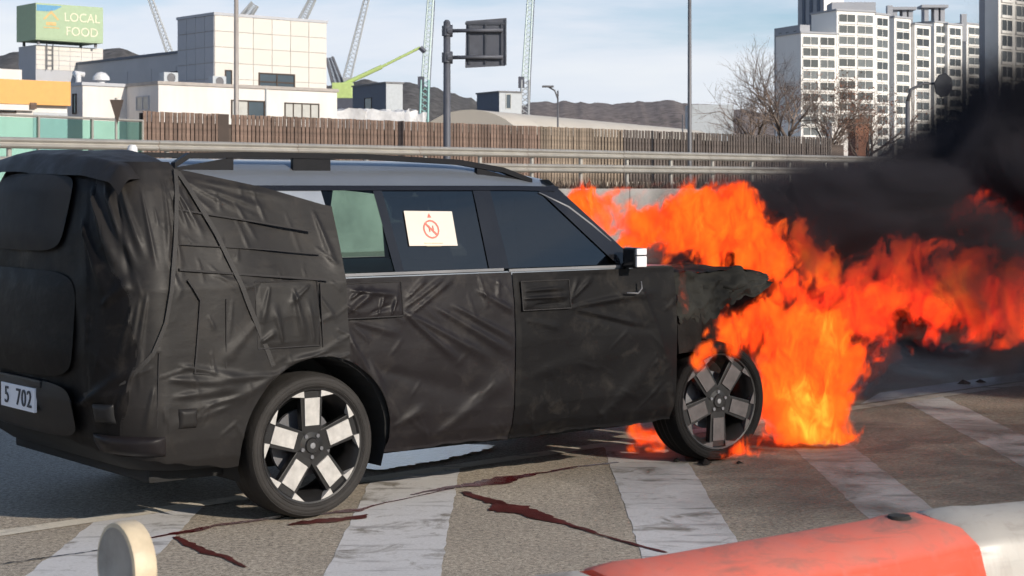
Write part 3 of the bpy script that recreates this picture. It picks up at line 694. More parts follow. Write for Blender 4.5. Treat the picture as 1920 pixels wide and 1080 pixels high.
rlump('parking_sensor', -1.52, -1.43, .55, .63, M['blackplastic'], .05)
# torn front edge of the quarter cover: bright body paint shows as a small triangle (the body below)
# ---- mirror
mi = empty('door_mirror', (2.03, -.90, 1.15), 0, parent=car); mi.scale = (.8, .8, .85)
b_ = MB(); b_.box((-.030, -.20, .02), (.060, -.06, .155)); part(b_, 'mirror_cap', [M['blackgloss']], mi, bevel=.025, smooth=True)
b_ = MB(); b_.box((-.03, -.215, .03), (.062, -.198, .10)); b_.box((-.03, -.215, .108), (.062, -.198, .150)); part(b_, 'mirror_tape', M['white'], mi, bevel=.006, label='bright pale patches on the mirror end')
b_ = MB(); b_.prism([(-.02, -.05, .02), (.05, -.05, .02), (.07, .03, -.02), (-.01, .03, -.02)], (0, 0, .03)); part(b_, 'mirror_stalk', M['blackplastic'], mi)
p = MB(); p.tube([(2.0, -.995, 1.03), (2.08, -1.0, 1.025), (2.11, -.998, 1.05), (2.115, -.985, 1.09)], .005, 6); part(p, 'hook_trim', M['galvdark'], smooth=True)
# ---- paper notice on the rear door glass
xa, za = side(766, 395, -.86); xb, zb = side(852, 461, -.84)
pn = empty('paper_notice', ((xa + xb) / 2, -(gy((za + zb) / 2) + .006), (za + zb) / 2), 0, parent=car); pn.rotation_euler = (R(-17.3), R(1), 0)
pn['label'] = 'cream paper notice with a red printed circle'
wv, hv = (xb - xa) / 2, (za - zb) / 2
b_ = MB(); b_.box((-wv, -.001, -hv), (wv, .001, hv)); part(b_, 'sheet', M['paper'], pn)
b_ = MB()
def ring2(b_, r0, r1, cx_, cz_, y, n=28):
    b_.add([(cx_ + r * math.cos(6.2832 * j / n), y, cz_ + r * math.sin(6.2832 * j / n)) for r in (r0, r1) for j in range(n)], [(j, (j + 1) % n, n + (j + 1) % n, n + j) for j in range(n)])
ring2(b_, .042, .050, 0, -.005, -.004)
for a_, c_ in (((-.036, .029), (.036, -.039)),):
    b_.add([(a_[0] - .003, -.0045, a_[1] - .004), (c_[0] - .003, -.0045, c_[1] - .004), (c_[0] + .003, -.0045, c_[1] + .004), (a_[0] + .003, -.0045, a_[1] + .004)], [(0, 1, 2, 3)])
b_.add([(-.012, -.004, .058), (.012, -.004, .058), (.0, -.004, .082)], [(0, 1, 2)])
part(b_, 'printed_symbol', M['red'], pn, recalc=False)
tm = text_mesh('H', .05, .0005, M['red']); o = obj('printed_letter', tm, pn); o.rotation_euler = (math.pi / 2, 0, 0); o.location = (0, -.005, -.005)
b_ = MB()
for k in range(2): b_.box((-.06 + .012 * k, -.0035, -.082 - .014 * k), (.06 - .012 * k, -.0015, -.078 - .014 * k))
part(b_, 'printed_lines', M['discrim'], pn)
# ---- wheels
def wheel(name, x, y, out, spin, steer, burnt):
    """out = -1 for the side towards the camera"""
    w = empty(name, (x, y, .358), steer, parent=car)
    rub = M['rubber_burnt'] if burnt else M['rubber']; sil = M['rimsoot'] if burnt else M['rimsilver']
    prof = [(.272, -.045), (.278, .0), (.290, .010), (.294, .0135), (.297, .0115), (.300, .0145), (.318, .0165), (.322, .0140), (.326, .0155), (.340, .0105), (.343, .0075), (.346, .0085), (.354, -.004), (.3625, -.028), (.365, -.06), (.3655, -.18), (.360, -.215), (.345, -.235), (.30, -.245), (.272, -.22)]
    t = MB(); t.lathe([(r if r < .292 else .292 + (r - .292) * .855, out * yy) for r, yy in prof], 72, closed=True)
    ty = part(t, 'tyre', rub, w, smooth=R(50))
    g_ = MB()
    for rr in (.3548, ):
        for yy in (-.075, -.12, -.165): g_.lathe([(rr + .0012, out * (yy - .006)), (rr + .0012, out * (yy + .006))], 60)
    part(g_, 'tread_groove', M['hole'], ty)
    rm = MB(); rm.lathe([(.274, out * -.22), (.245, out * -.20), (.235, out * -.06), (.262, out * -.012), (.272, out * .004), (.281, out * .006), (.284, out * -.002), (.280, out * -.02)], 72)
    ri = part(rm, 'rim', M['rimblack'], w, smooth=R(40))
    bd = MB(); bd.lathe([(.0, out * -.10), (.17, out * -.10), (.17, out * -.12), (.0, out * -.12)], 36); part(bd, 'brake_disc', M['galvdark'], w)
    hb = MB(); hb.lathe([(.0, out * .004), (.035, out * .004), (.040, out * -.004), (.078, out * -.010), (.085, out * -.03), (.08, out * -.07), (0, out * -.07)], 40)
    hu = part(hb, 'hub', M['rimblack'], w, smooth=R(35))
    em = MB(); em.lathe([(0, out * .007), (.014, out * .006), (.016, out * .003)], 16); part(em, 'hub_emblem', M['chrome'], hu)
    for k in range(5):
        a = spin + k * 2 * math.pi / 5; ca, sa = math.cos(a), math.sin(a)
        def T(pts): return [(r * ca - q * sa, yy, r * sa + q * ca) for r, q, yy in pts]
        def slab(rq, y0, y1):
            b_ = MB(); b_.prism([Vector(p_) for p_ in T([(r, q, y0) for r, q in rq])], (0, y1 - y0, 0)); return b_
        sp = part(slab([(.05, -.052), (.18, -.060), (.268, -.064), (.268, .064), (.18, .060), (.05, .052)], out * -.045, out * -.008), 'spoke', M['rimblack'], w, bevel=.004)
        part(slab([(.098, -.040), (.232, -.043), (.232, .043), (.098, .040)], out * -.0085, out * -.001), 'spoke_plate', sil, sp)
        for s2 in (-1, 1):
            A0, A1 = s2 * R(10.5), s2 * R(27)
            rq = [(.240 * math.cos(A0) , .236 * math.sin(A0) + s2 * .004), (.276 * math.cos(A0), .276 * math.sin(A0)), (.277 * math.cos((A0 + A1) / 2), .277 * math.sin((A0 + A1) / 2)), (.274 * math.cos(A1), .274 * math.sin(A1))]
            part(slab(rq, out * -.03, out * .003), 'rim_accent', sil, ri)
        n_ = MB(); aa = a + math.pi / 5; n_.lathe([(0, out * .0), (.010, out * .0), (.011, out * -.02)], 8)
        n_.v = [(px_ + .056 * math.cos(aa), py_, pz_ + .056 * math.sin(aa)) for px_, py_, pz_ in n_.v]; part(n_, 'lug_nut', M['galvdark'], hu)
    return w
wheel('wheel', 0, -.925, -1, R(90), 0, False)
fw = wheel('wheel', 2.815, -.90, -1, R(270), R(-5), True); fw['label'] = 'sooty front wheel turned away in the flames'
wheel('wheel', 0, .925, 1, R(40), 0, False)
wheel('wheel', 2.815, .90, 1, R(10), R(-13), True)
# ---- burnt front end
fr = empty('burnt_front', (0, 0, 0), 0, parent=car)
def lumpy(lo, hi, seed, amp=.05, n=12):
    b_ = MB(); c = (np.array(lo) + np.array(hi)) / 2; h2 = (np.array(hi) - np.array(lo)) / 2
    bm = bmesh.new(); bmesh.ops.create_cube(bm, size=2); bmesh.ops.subdivide_edges(bm, edges=bm.edges, cuts=n, use_grid_fill=True)
    co = np.array([v.co[:] for v in bm.verts]); fs_ = [tuple(v.index for v in f.verts) for f in bm.faces]; bm.free()
    P = c + co * h2; P = P + amp * np.stack([fbm(P * 3.5 + seed + 7 * k, 4) for k in range(3)], -1)
    return b_.add(P.tolist(), fs_)
part(lumpy((2.44, -.46, .34), (3.30, .86, .84), 3), 'engine_bay', M['char'], fr, smooth=R(30))
part(lumpy((2.42, -.86, .70), (2.52, -.5, 1.08), 9, .03), 'scuttle', M['char'], fr)
part(lumpy((3.30, -.30, .36), (3.50, .85, .56), 5, .04), 'bumper_beam', M['char'], fr)
part(lumpy((2.50, .72, .55), (3.45, .93, 1.05), 6, .03), 'far_fender', M['char'], fr)
part(lumpy((2.44, -.93, .66), (2.62, -.80, .86), 14, .03, 6), 'fender_stub', M['char'], fr)
# hood: buckled sheet, still attached, sagging on the near side
hx, hy = np.meshgrid(np.linspace(2.46, 3.24, 40), np.linspace(-.86, .86, 60), indexing='ij')
hz = 1.145 - .05 * ((hx - 2.46) / .9) ** 2 + .035 * fbm(np.stack([hx * 6, hy * 4, hx * 0], -1), 4)
top = np.stack([hx, hy, hz], -1)
sk = np.linspace(0, 1, 26); E_ = []
for i in range(40):
    row = []
    for t in sk:
        depth = t * np.interp(i, [0, 10, 22, 32, 39], [.27, .30, .20, .16, .05]) * (1 + .05 * math.sin(i * .55) + .05 * math.sin(i * 1.7)); row.append((hx[i, 0] - .02 * t, hy[i, 0] - .07 * math.sin(t * 1.5) + .03 * float(fbm(np.array([i * .25, t * 4, 3.]), 3)), hz[i, 0] - depth))
    E_.append(row)
hd = MB(); hd.grid(top); hd.grid(np.array(E_)); part(hd, 'hood', M['hoodburnt'], fr, smooth=R(40), label='buckled blistered hood panel hanging in the flames')

# ------------------------------------------------------------------ puddle below the car
pb = MB(); r_ = random.Random(5); L = []
c0, c1 = gnd(700, 884), gnd(925, 838)
dv = (c1 - c0); nv = Vector((-dv.y, dv.x, 0)).normalized()
top_, bot_ = [], []
for k in range(40):
    t = k / 39; w = .24 * math.sin(math.pi * min(1, t * 1.02)) ** .5 + .02; p = c0 + dv * t
    top_.append(p + nv * (w * 1.6 + r_.uniform(-.05, .05))); bot_.append(p - nv * (w * .35 + r_.uniform(-.02, .02)))
pb.add([(p.x, p.y, .012) for p in top_ + bot_], [(i, i + 1, 41 + i, 40 + i) for i in range(39)])
m, b = new_mat('water_puddle'); v = coords('Object')
b.inputs['Base Color'].default_value = (.62, .74, .90, 1); b.inputs['Roughness'].default_value = .04; b.inputs['Specular IOR Level'].default_value = .9  # pale blue base colour stands in for sky mirrored in the water
bn = node('ShaderNodeBump', Strength=.25, Distance=.01); link(noise(v, 30, 4, .6), bn.inputs['Height']); link(bn.outputs[0], b.inputs['Normal'])
M['water'] = m
pb.build('water_puddle', M['water'], recalc=False, label='shiny pale blue wet patch on the road below the car', cat='puddle')
# ------------------------------------------------------------------ roadside: plastic barriers, round reflector
BA = R(38.5)
def barrier(name, p0, ang, L, m, label, holes=True):
    """water-filled plastic barrier; its far top edge starts at p0 and runs along ang"""
    o = empty(name, (p0[0], p0[1], 0), ang, label=label, cat='barrier', group='plastic road barriers')
    prof = [(0, .80), (-.06, .815), (-.20, .80), (-.255, .765), (-.275, .70), (-.285, .45), (-.36, .30), (-.40, .0), (.13, .0), (.10, .30), (.03, .45), (.015, .70)]
    xs = [.0, .03, .10, .16, L - .16, L - .10, L - .03, L]; sc = [.93, .985, 1, .985, .985, 1, .985, .93]
    n = len(prof); vs = []; cyy = -.13
    for x, k in zip(xs, sc):
        for y, z in prof: vs.append((x, cyy + (y - cyy) * k, max(0., z * (1 - (1 - k) * .35))))
    fs = [(i * n + j, i * n + (j + 1) % n, (i + 1) * n + (j + 1) % n, (i + 1) * n + j) for i in range(len(xs) - 1) for j in range(n)] + [tuple(range(n)), tuple((len(xs) - 1) * n + j for j in range(n))]
    bm_ = MB().add(vs, fs); part(bm_, 'barrier_body', m, o, smooth=R(50), bevel=.012)
    if holes:
        h_ = MB(); h_.lathe([(0, .0), (.026, .0), (.031, -.008)], 20); h_.v = [(x + L - .115, z - .085, y + .8165) for x, y, z in h_.v]; part(h_, 'filler_cap', M['hole'], o)
    return o
p0 = Vector((.13, 3.72, 0)); barrier('plastic_barrier', p0, BA - .02, 1.07, M['barrier_o'], 'dusty orange plastic road barrier with a black filler hole')
p1 = p0 + Vector((math.cos(BA - .02), math.sin(BA - .02), 0)) * 1.085
barrier('plastic_barrier', p1 + Vector((-.005, .0, 0)), R(24), 1.07, M['barrier_w'], 'white plastic road barrier joining the orange one at its right end', False)
p2 = p0 - Vector((math.cos(BA + .04), math.sin(BA + .04), 0)) * 1.085
barrier('plastic_barrier', p2, BA + .04, 1.07, M['barrier_w'], 'white plastic road barrier just showing left of the orange one', False)
# round reflector on a post
dc = at(232, 1062, 3.7); dl = empty('delineator_post', (dc.x, dc.y, 0), R(-52), label='round grey reflector disc with a cream rim in the lower left corner', cat='reflector')
r1 = MB(); r1.lathe([(.0, -.016), (.078, -.016), (.084, -.020), (.093, -.018), (.096, -.008), (.096, .026), (.092, .032), (0, .034)], 48)
r1.mi = []
for f_ in r1.f: r1.mi.append(1 if sum(math.hypot(r1.v[i][0], r1.v[i][2]) for i in f_) / 4 < .082 else 0)
d_ = r1.build('disc', [M['discrim'], M['discface']], dl, smooth=R(35)); d_.location = (0, 0, dc.z)
r2 = MB(); r2.tube([(0, .04, 0), (0, .04, dc.z + .02)], .024, 14); r2.build('post', M['white'], dl, smooth=R(40))
r3 = MB(); r3.lathe([(0, .0), (.10, .0), (.10, .02), (.04, .035), (0, .035)], 24); r3.v = [(x, z + .04, y) for x, y, z in r3.v]; r3.build('foot', M['hole'], dl)

# ------------------------------------------------------------------ retaining wall, raised ground, guard rail
GP, GD = Vector((-11.0, 37.3, 0)), Vector((math.cos(R(44.5)), math.sin(R(44.5)), 0)); GN = Vector((GD.y, -GD.x, 0))
def gl(t, n=0., z=0.): p = GP + GD * t + GN * n; return Vector((p.x, p.y, z))
TZ = 1.55
tr = MB(); A_ = gl(-160, -.5, TZ); B_ = gl(300, -.5, TZ); far = Vector((-1800, 3800, TZ))
tr.add([A_, B_, (2600, 700, TZ), (2600, 3000, TZ), (-2600, 3000, TZ), (-1500, 300, TZ)], [(0, 1, 2, 3, 4, 5)])
tr.build('raised_ground', M['earth'], kind='structure')
wl = empty('retaining_wall', gl(0), R(44.5), label='grey concrete retaining wall below the guard rail', cat='wall')
for k in range(-14, 16):
    b_ = MB(); b_.box((k * 4.0 + .012, -.28, 0), (k * 4.0 + 3.988, .5, 1.60)); b_.build('wall_panel', M['conc'], wl, bevel=.02)
rg = empty('guard_rail', gl(0), R(44.5), label='long two-beam galvanised steel guard rail behind the car', cat='guard rail')
def wbeam(z0, L):
    pr = [(.0, 0), (-.03, .015), (-.075, .04), (-.085, .06), (-.075, .08), (-.02, .11), (-.02, .135), (-.075, .165), (-.085, .185), (-.075, .205), (-.03, .23), (0, .245)]
    b_ = MB(); n = len(pr); vs = [(x, y, z0 + z) for x in (0, L) for y, z in pr] + [(x, y + .006, z0 + z) for x in (0, L) for y, z in pr]
    fs = [(j, j + 1, n + j + 1, n + j) for j in range(n - 1)] + [(2 * n + j, 3 * n + j, 3 * n + j + 1, 2 * n + j + 1) for j in range(n - 1)]
    return b_.add(vs, fs).mesh('beam', M['galv'], smooth=R(50))
bm0, bm1 = wbeam(2.47, 3.98), wbeam(2.05, 3.98)
ps = MB(); ps.tube([(0, .10, 1.55), (0, .10, 2.72)], .057, 10); ps.box((-.05, .0, 2.47), (.05, .06, 2.68)); ps.box((-.05, .0, 2.07), (.05, .06, 2.28)); psm = ps.mesh('post', M['galv'])
for k in range(-6, 20):
    for me in (bm0, bm1): o = obj('beam', me, rg); o.location = (k * 4.0, 0, 0)
for k in range(-12, 40): o = obj('post', psm, rg); o.location = (k * 2.0 + .3, 0, 0)
wd = MB(); r_ = random.Random(2)
for k in range(14000):
    t = r_.uniform(-12, 78); n = r_.uniform(-.45, .22); h_ = r_.uniform(.08, .40); p = gl(t, n, 1.56); a = r_.uniform(0, 6.28); w = r_.uniform(.01, .03)
    d_ = Vector((math.cos(a), math.sin(a), 0)) * w; e = Vector((r_.uniform(-.1, .1), r_.uniform(-.1, .1), h_))
    wd.add([p - d_, p + d_, p + e], [(0, 1, 2)])
wd.build('dry_weeds', M['weeds'], kind='stuff', recalc=False, label='dry brown weeds along the foot of the guard rail')

# ------------------------------------------------------------------ board fence and glass balustrade
FP, FA = at(268, 300, 50.), R(47); FD = Vector((math.cos(FA), math.sin(FA), 0))
fence = empty('board_fence', (FP.x, FP.y, TZ), FA, label='long brown fence of upright boards above the guard rail', cat='fence')
FH = 3.83 - TZ
bmesh_ = {}
for nm in ('board', 'boardlight', 'boarddark'):
    b_ = MB(); b_.box((0, -.015, 0), (.118, .015, FH)); bmesh_[nm] = b_.mesh('board', M[nm], bevel=0)
r_ = random.Random(9); x = 0.; k = 0
def fpx(px): a = (px - CX) / F; return (a * FP.y - FP.x) / (FD.x - a * FD.y)
xd0, xd1 = fpx(408), fpx(428); xe = fpx(1560)
while x < xe and k < 298:
    if not (xd0 - .05 < x < xd1):
        nm = 'board' if x < fpx(1010) else ('boardlight' if x < fpx(1165) else 'boarddark')
        o = obj('board', bmesh_[nm], fence); o.location = (x, r_.uniform(-.012, .012), r_.uniform(-.012, .008)); k += 1
    x += .152 if x < 20 else .185
b_ = MB(); b_.box((0, .03, .3), (xe + 1, .09, .42)); b_.build('rail', M['fenceframe'], fence); b_ = MB(); b_.box((0, .03, FH - .42), (xe + 1, .09, FH - .30)); b_.build('rail', M['fenceframe'], fence)
b_ = MB(); b_.box((0, .03, .42), (xe + 1, .05, FH - .42)); M['backing'] = mat('fence_backing', (.085, .065, .055), .9); b_.build('backing_panel', M['backing'], fence)
b_ = MB(); b_.box((xd0, -.03, 0), (xd1, .03, FH)); b_.build('gate_panel', M['fenceframe'], fence)
for k in range(0, int(xe / 2.4) + 1): b_ = MB(); b_.box((k * 2.4, .09, 0), (k * 2.4 + .1, .19, FH - .05)); b_.build('post', M['fenceframe'], fence)
gb = empty('glass_balustrade', (FP.x, FP.y, TZ), R(56), label='pale green glass balustrade with metal posts beside the fence', cat='balustrade')
M['glassgreen'] = glass('green_glass', (.62, .84, .79), 1.35)
for k in range(5):
    b_ = MB(); b_.box((-1.9 * k - 1.88, -.006, .15), (-1.9 * k - .06, .006, 1.95)); b_.build('glass_pane', M['glassgreen'], gb)
    b_ = MB(); b_.box((-1.9 * k - .03 - .03, -.04, 0), (-1.9 * k - .03 + .03, .04, 2.0)); b_.build('post', M['galv'], gb)
b_ = MB(); b_.tube([(-9.6, 0, 2.0), (0, 0, 2.0)], .035, 8); b_.build('handrail', M['galv'], gb)
# folded parasol-like dark triangular sign post in front of the balustrade
tp = at(218, 255, 46.); ts = empty('triangle_sign', (tp.x, tp.y, TZ), R(20), label='dark downward triangle sign seen from behind by the glass balustrade', cat='sign')
b_ = MB(); b_.tube([(0, .04, 0), (0, .04, 2.45)], .035, 8); b_.build('post', M['galv'], ts)
b_ = MB(); b_.prism([(-.17, 0, 2.40), (.19, 0, 2.40), (.03, 0, 1.75)], (0, .02, 0)); b_.build('plate', M['fenceframe'], ts)

# ------------------------------------------------------------------ buildings on the raised ground
UA_ = R(41); ud = Vector((math.cos(UA_), math.sin(UA_))); vd = Vector((-math.sin(UA_), math.cos(UA_)))
class Block:
    """box with its near corner at a measured point; the u face runs right and away, the v face left and away"""
    def __init__(s, px, Z, top, pxr, pxl, base=TZ, ang=UA_):
        s.u = Vector((math.cos(ang), math.sin(ang))); s.v = Vector((-math.sin(ang), math.cos(ang))); s.ang = ang
        s.o = Vector(((px - CX) / F * Z, Z)); s.zt = H - (top - YH) * Z / F; s.zb = base
        s.lu = s.tu(pxr); s.lv = s.tv(pxl) if pxl is not None else 8.
    def t_(s, px, d): a = (px - CX) / F; return (a * s.o.y - s.o.x) / (d.x - a * d.y)
    def tu(s, px): return s.t_(px, s.u)
    def tv(s, px): return s.t_(px, s.v)
    def zu(s, px, py): t = s.tu(px); return H - (py - YH) * (s.o.y + t * s.u.y) / F
    def zv(s, px, py): t = s.tv(px); return H - (py - YH) * (s.o.y + t * s.v.y) / F
    def root(s, name, label, cat='building', group=None):
        s.e = empty(name, (s.o.x, s.o.y, 0), s.ang, label=label, cat=cat, group=group); return s.e
    def wall(s, m, name='wall', cap=None):
        b_ = MB(); b_.box((0, 0, s.zb), (s.lu, s.lv, s.zt)); w = b_.build(name, m, s.e)
        if cap:
            c = MB(); c.box((-.08, -.08, s.zt), (s.lu + .08, s.lv + .08, s.zt + .18)); c.build('roof_coping', cap, s.e)
        return w
def window(B, face, t0, t1, z0, z1, panes=2, frame=None, gm=None, rows=1, fr=.07):
    """window standing slightly proud of a face: frame with one pane object for each light"""
    w = empty('window', parent=B.e); fm = MB(); gm = gm or M['winglass']; frame = frame or M['fenceframe']
    def bx(mb, a, c, za, zb, d0, d1):
        if face == 'u': mb.box((a, d0, za), (c, d1, zb))
        else: mb.box((d0, a, za), (d1, c, zb))
    for a, c, za, zb in ((t0, t1, z0, z0 + fr), (t0, t1, z1 - fr, z1), (t0, t0 + fr, z0 + fr, z1 - fr), (t1 - fr, t1, z0 + fr, z1 - fr)): bx(fm, a, c, za, zb, -.06, -.004)
    for k in range(1, panes): c = t0 + (t1 - t0) * k / panes; bx(fm, c - fr / 2, c + fr / 2, z0 + fr, z1 - fr, -.05, -.004)
    for k in range(1, rows): c = z0 + (z1 - z0) * k / rows; bx(fm, t0 + fr, t1 - fr, c - fr / 2, c + fr / 2, -.045, -.004)
    fm.build('frame', frame, w)
    for k in range(panes):
        p_ = MB(); a, c = t0 + (t1 - t0) * k / panes, t0 + (t1 - t0) * (k + 1) / panes; bx(p_, a + .01, c - .01, z0 + .01, z1 - .01, -.02, -.006)
        p_.build('pane', gm[k % len(gm)] if isinstance(gm, (list, tuple)) else gm, w)
    return w
def wpx(B, face, u0, v0, u1, v1, **kw):
    if face == 'u': t0, t1, za, zb = B.tu(u0), B.tu(u1), B.zu(u0, v0), B.zu(u0, v1)
    else: t0, t1, za, zb = B.tv(u1), B.tv(u0), B.zv(u0, v0), B.zv(u0, v1)
    return window(B, face, min(t0, t1), max(t0, t1), min(za, zb), max(za, zb), **kw)
# low white building, right block
W1 = Block(297, 95, 158, 632, 237); W1.lv = 14; W1.root('low_white_building', 'low white rendered building with small windows behind the fence'); W1.wall(M['wallwhite'], cap=M['joint'])
wpx(W1, 'u', 433, 187, 496, 222, panes=2, gm=[M['winblind'], M['winglass']]); wpx(W1, 'u', 533, 192, 598, 222, panes=4, gm=M['winblind'])
wpx(W1, 'v', 256, 181, 280, 208, panes=2, gm=M['winblind'], frame=M['greywall'])
W2o = W1.o + vd * W1.tv(237)
W2 = Block(297, 95, 158, 632, None); W2.o = W2o - ud * 2.68; W2.lu = 2.675; W2.lv = 11.; W2.root('white_annexe', 'white annexe with roof vents between yellow shop and low white building'); W2.wall(M['wallwhite'], cap=M['greywall'])
wpx(W2, 'v', 137, 176, 144, 214, panes=1)
v1 = MB(); v1.tube([(.2, .9, W2.zt), (.2, .9, W2.zt + .55), (.35, 1.6, W2.zt + .75), (.9, 1.6, W2.zt + .7)], .16, 10); v1.build('roof_duct', M['white'], W2.e, smooth=True)
v2 = MB(); v2.lathe([(.22, 0), (.22, .25), (.48, .3), (.46, .5), (.25, .72), (0, .78)], 18); v2.v = [(x + 1.75, z + 1.2, y + W2.zt + .1) for x, y, z in v2.v]; v2.build('roof_vent', M['white'], W2.e, smooth=R(40))
for k, (tx, ty) in enumerate(((1.2, 1.5), (5.0, 2.6))):
    a_ = MB(); a_.box((tx, ty, W1.zt + .18), (tx + .9, ty + .5, W1.zt + .8)); ac = a_.build('air_conditioner', M['boxgrey'], W1.e, bevel=.03)
    g_ = MB(); g_.lathe([(.0, .0), (.24, .0), (.26, .02)], 16); g_.v = [(x + tx + .45, ty - .012 - y, z + W1.zt + .49) for x, y, z in g_.v]; g_.build('fan_grille', M['galvdark'], ac)
p_ = MB(); p_.tube([(6.9, -.06, TZ), (6.9, -.06, W1.zt)], .05, 8); p_.build('drain_pipe', M['boxgrey'], W1.e)
# tall panelled building
W3 = Block(402, 112, 28, 612, 352); W3.lv = 4.6; W3.root('panelled_building', 'tall cream panelled building with a dark horizontal window'); W3.wall(M['joint'], cap=M['greywall'])
nc, nr = 6, 11
pw, ph = W3.lu / nc, (W3.zt - TZ) / nr
pm = MB().box((.02, -.035, .02), (pw - .02, -.002, ph - .02)).mesh('panel', M['tile'])
for i in range(nc):
    for j in range(nr): o = obj('panel', pm, W3.e); o.location = (i * pw, 0, TZ + j * ph)
nv_ = 4; pv = W3.lv / nv_; pm2 = MB().box((-.035, .02, .02), (-.002, pv - .02, ph - .02)).mesh('panel', M['greywall'])  # left face panels: shade put into the colour as grey
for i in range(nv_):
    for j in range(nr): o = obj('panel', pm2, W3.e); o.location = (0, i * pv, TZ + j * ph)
def wproud(B, *a, **kw):
    w = wpx(B, *a, **kw); w.location = (0, -.04, 0); return w
wproud(W3, 'u', 484, 136, 552, 170, panes=2, rows=2, fr=.09); wproud(W3, 'u', 421, 131, 434, 165, panes=1)
# long shaded wing
W4 = Block(352, 118, 98, 372, 45); W4.lu = 3.2; W4.root('grey_wing', 'long shaded grey building wing running left from the panelled block'); W4.wall(M['greywall'], cap=M['boxblue'])
wpx(W4, 'v', 318, 135, 340, 162, panes=2)
for k in range(7):
    b_ = MB(); t = 1.5 + k * 3.4; b_.box((-.03, t, TZ), (-.003, t + 3.34, W4.zt - .9)); b_.build('panel', M['greywall'], W4.e)
b_ = MB(); b_.box((-1.2, 8.5, W4.zt - 3.1), (-.035, 24, W4.zt - 2.5)); b_.build('canopy', M['boxblue'], W4.e)
# sign tower and its billboard
W5 = Block(67, 128, 84, 193, 35); W5.root('sign_tower', 'cream panelled roof tower below the green billboard'); W5.wall(M['greywall'])
nc, nr = 6, 5; pw = W5.lu / nc; z0 = W5.zu(67, 130); ph = (W5.zt - z0) / nr; pm = MB().box((.02, -.035, .02), (pw - .02, -.002, ph - .02)).mesh('panel', M['tile'])
for i in range(nc):
    for j in range(nr): o = obj('panel', pm, W5.e); o.location = (i * pw, 0, z0 + j * ph)
ld = MB()
for xx_ in (.75, 1.25): ld.box((xx_, -.2, z0), (xx_ + .06, -.14, W5.zt + .4))
for k in range(10): ld.box((.81, -.19, z0 + .3 + k * .4), (1.25, -.15, z0 + .34 + k * .4))
ld.build('ladder', M['galvdark'], W5.e)
W6 = Block(67, 127, 5, 193, 31, base=0); W6.zb = H - (74 - YH) * 127 / F; W6.root('billboard', 'green rooftop billboard box reading LOCAL FOOD', 'sign'); b_ = MB(); b_.box((0, 0, W6.zb), (W6.lu, W6.lv, W6.zt)); b_.build('billboard_box', [M['signgreen']], W6.e)
b_ = MB(); b_.box((0, -.02, W6.zb + .1), (W6.lu, -.003, W6.zt - .1)); b_.build('print_face', M['signgreen'], W6.e)
b_ = MB(); b_.add([(.05, -.028, W6.zt - .12), (2.1, -.028, W6.zt - .12), (1.5, -.028, W6.zt - .45), (.9, -.028, W6.zt - .58), (.05, -.028, W6.zt - .58)], [(0, 1, 2, 3, 4)]); b_.build('blue_corner', M['signblue'], W6.e)
for txt, dz in (('LOCAL', .42), ('FOOD', -.62)):
    o = obj('lettering', text_mesh(txt, .92, .01, M['signcream']), W6.e); o.rotation_euler = (math.pi / 2, 0, 0); o.location = (W6.lu * .68, -.035, (W6.zt + W6.zb) / 2 + dz)
b_ = MB(); zc = (W6.zt + W6.zb) / 2 + .1
b_.add([(.55, -.03, zc + .1), (1.2, -.03, zc + .75), (1.85, -.03, zc + .1), (1.7, -.03, zc + .05), (1.2, -.03, zc + .52), (.7, -.03, zc + .05)], [(0, 1, 5), (1, 4, 5), (1, 2, 4), (2, 3, 4)])
b_.box((.8, -.034, zc - .35), (1.6, -.028, zc - .1)); b_.box((.6, -.034, zc - .55), (1.85, -.028, zc - .47)); b_.build('house_emblem', M['signgold'], W6.e)
for xx_ in (.4, W6.lu - .4):
    for yy_ in (.4, W6.lv - .4): b_ = MB(); b_.box((xx_ - .08, yy_ - .08, W5.zt), (xx_ + .08, yy_ + .08, W6.zb)); b_.build('leg', M['galvdark'], W6.e)
# yellow shop
W7 = Block(-150, 84, 152, 126, None); W7.lv = 10; W7.root('yellow_shop', 'shop with a broad yellow fascia at the left edge'); W7.zt = W7.zu(126, 153); W7.wall(M['wallwhite'])
zf0, zf1 = W7.zu(126, 199), W7.zu(126, 154); b_ = MB(); b_.box((-.2, -.35, zf0), (W7.lu + .02, -.003, zf1)); b_.build('fascia', M['yellow'], W7.e)
b_ = MB(); b_.box((-.2, -.30, zf0 - .30), (W7.tu(60), -.004, zf0 - .004)); b_.build('fascia_edge', M['wallwhite'], W7.e)
wpx(W7, 'u', -40, 192, 30, 210, panes=3); b_ = MB(); b_.box((W7.tu(62), -.03, TZ), (W7.lu, -.004, zf0 - .35)); b_.build('shutter', M['boxgrey'], W7.e)
b_ = MB(); b_.box((W7.tu(50), -.42, zf0 - .22), (W7.tu(62), -.31, zf0 + .1)); b_.build('alarm_box', M['board'], W7.e)
W8 = Block(-60, 120, 126, 41, None); W8.lv = 6; W8.root('white_shed', 'small white wall behind the yellow shop'); W8.wall(M['wallwhite'])
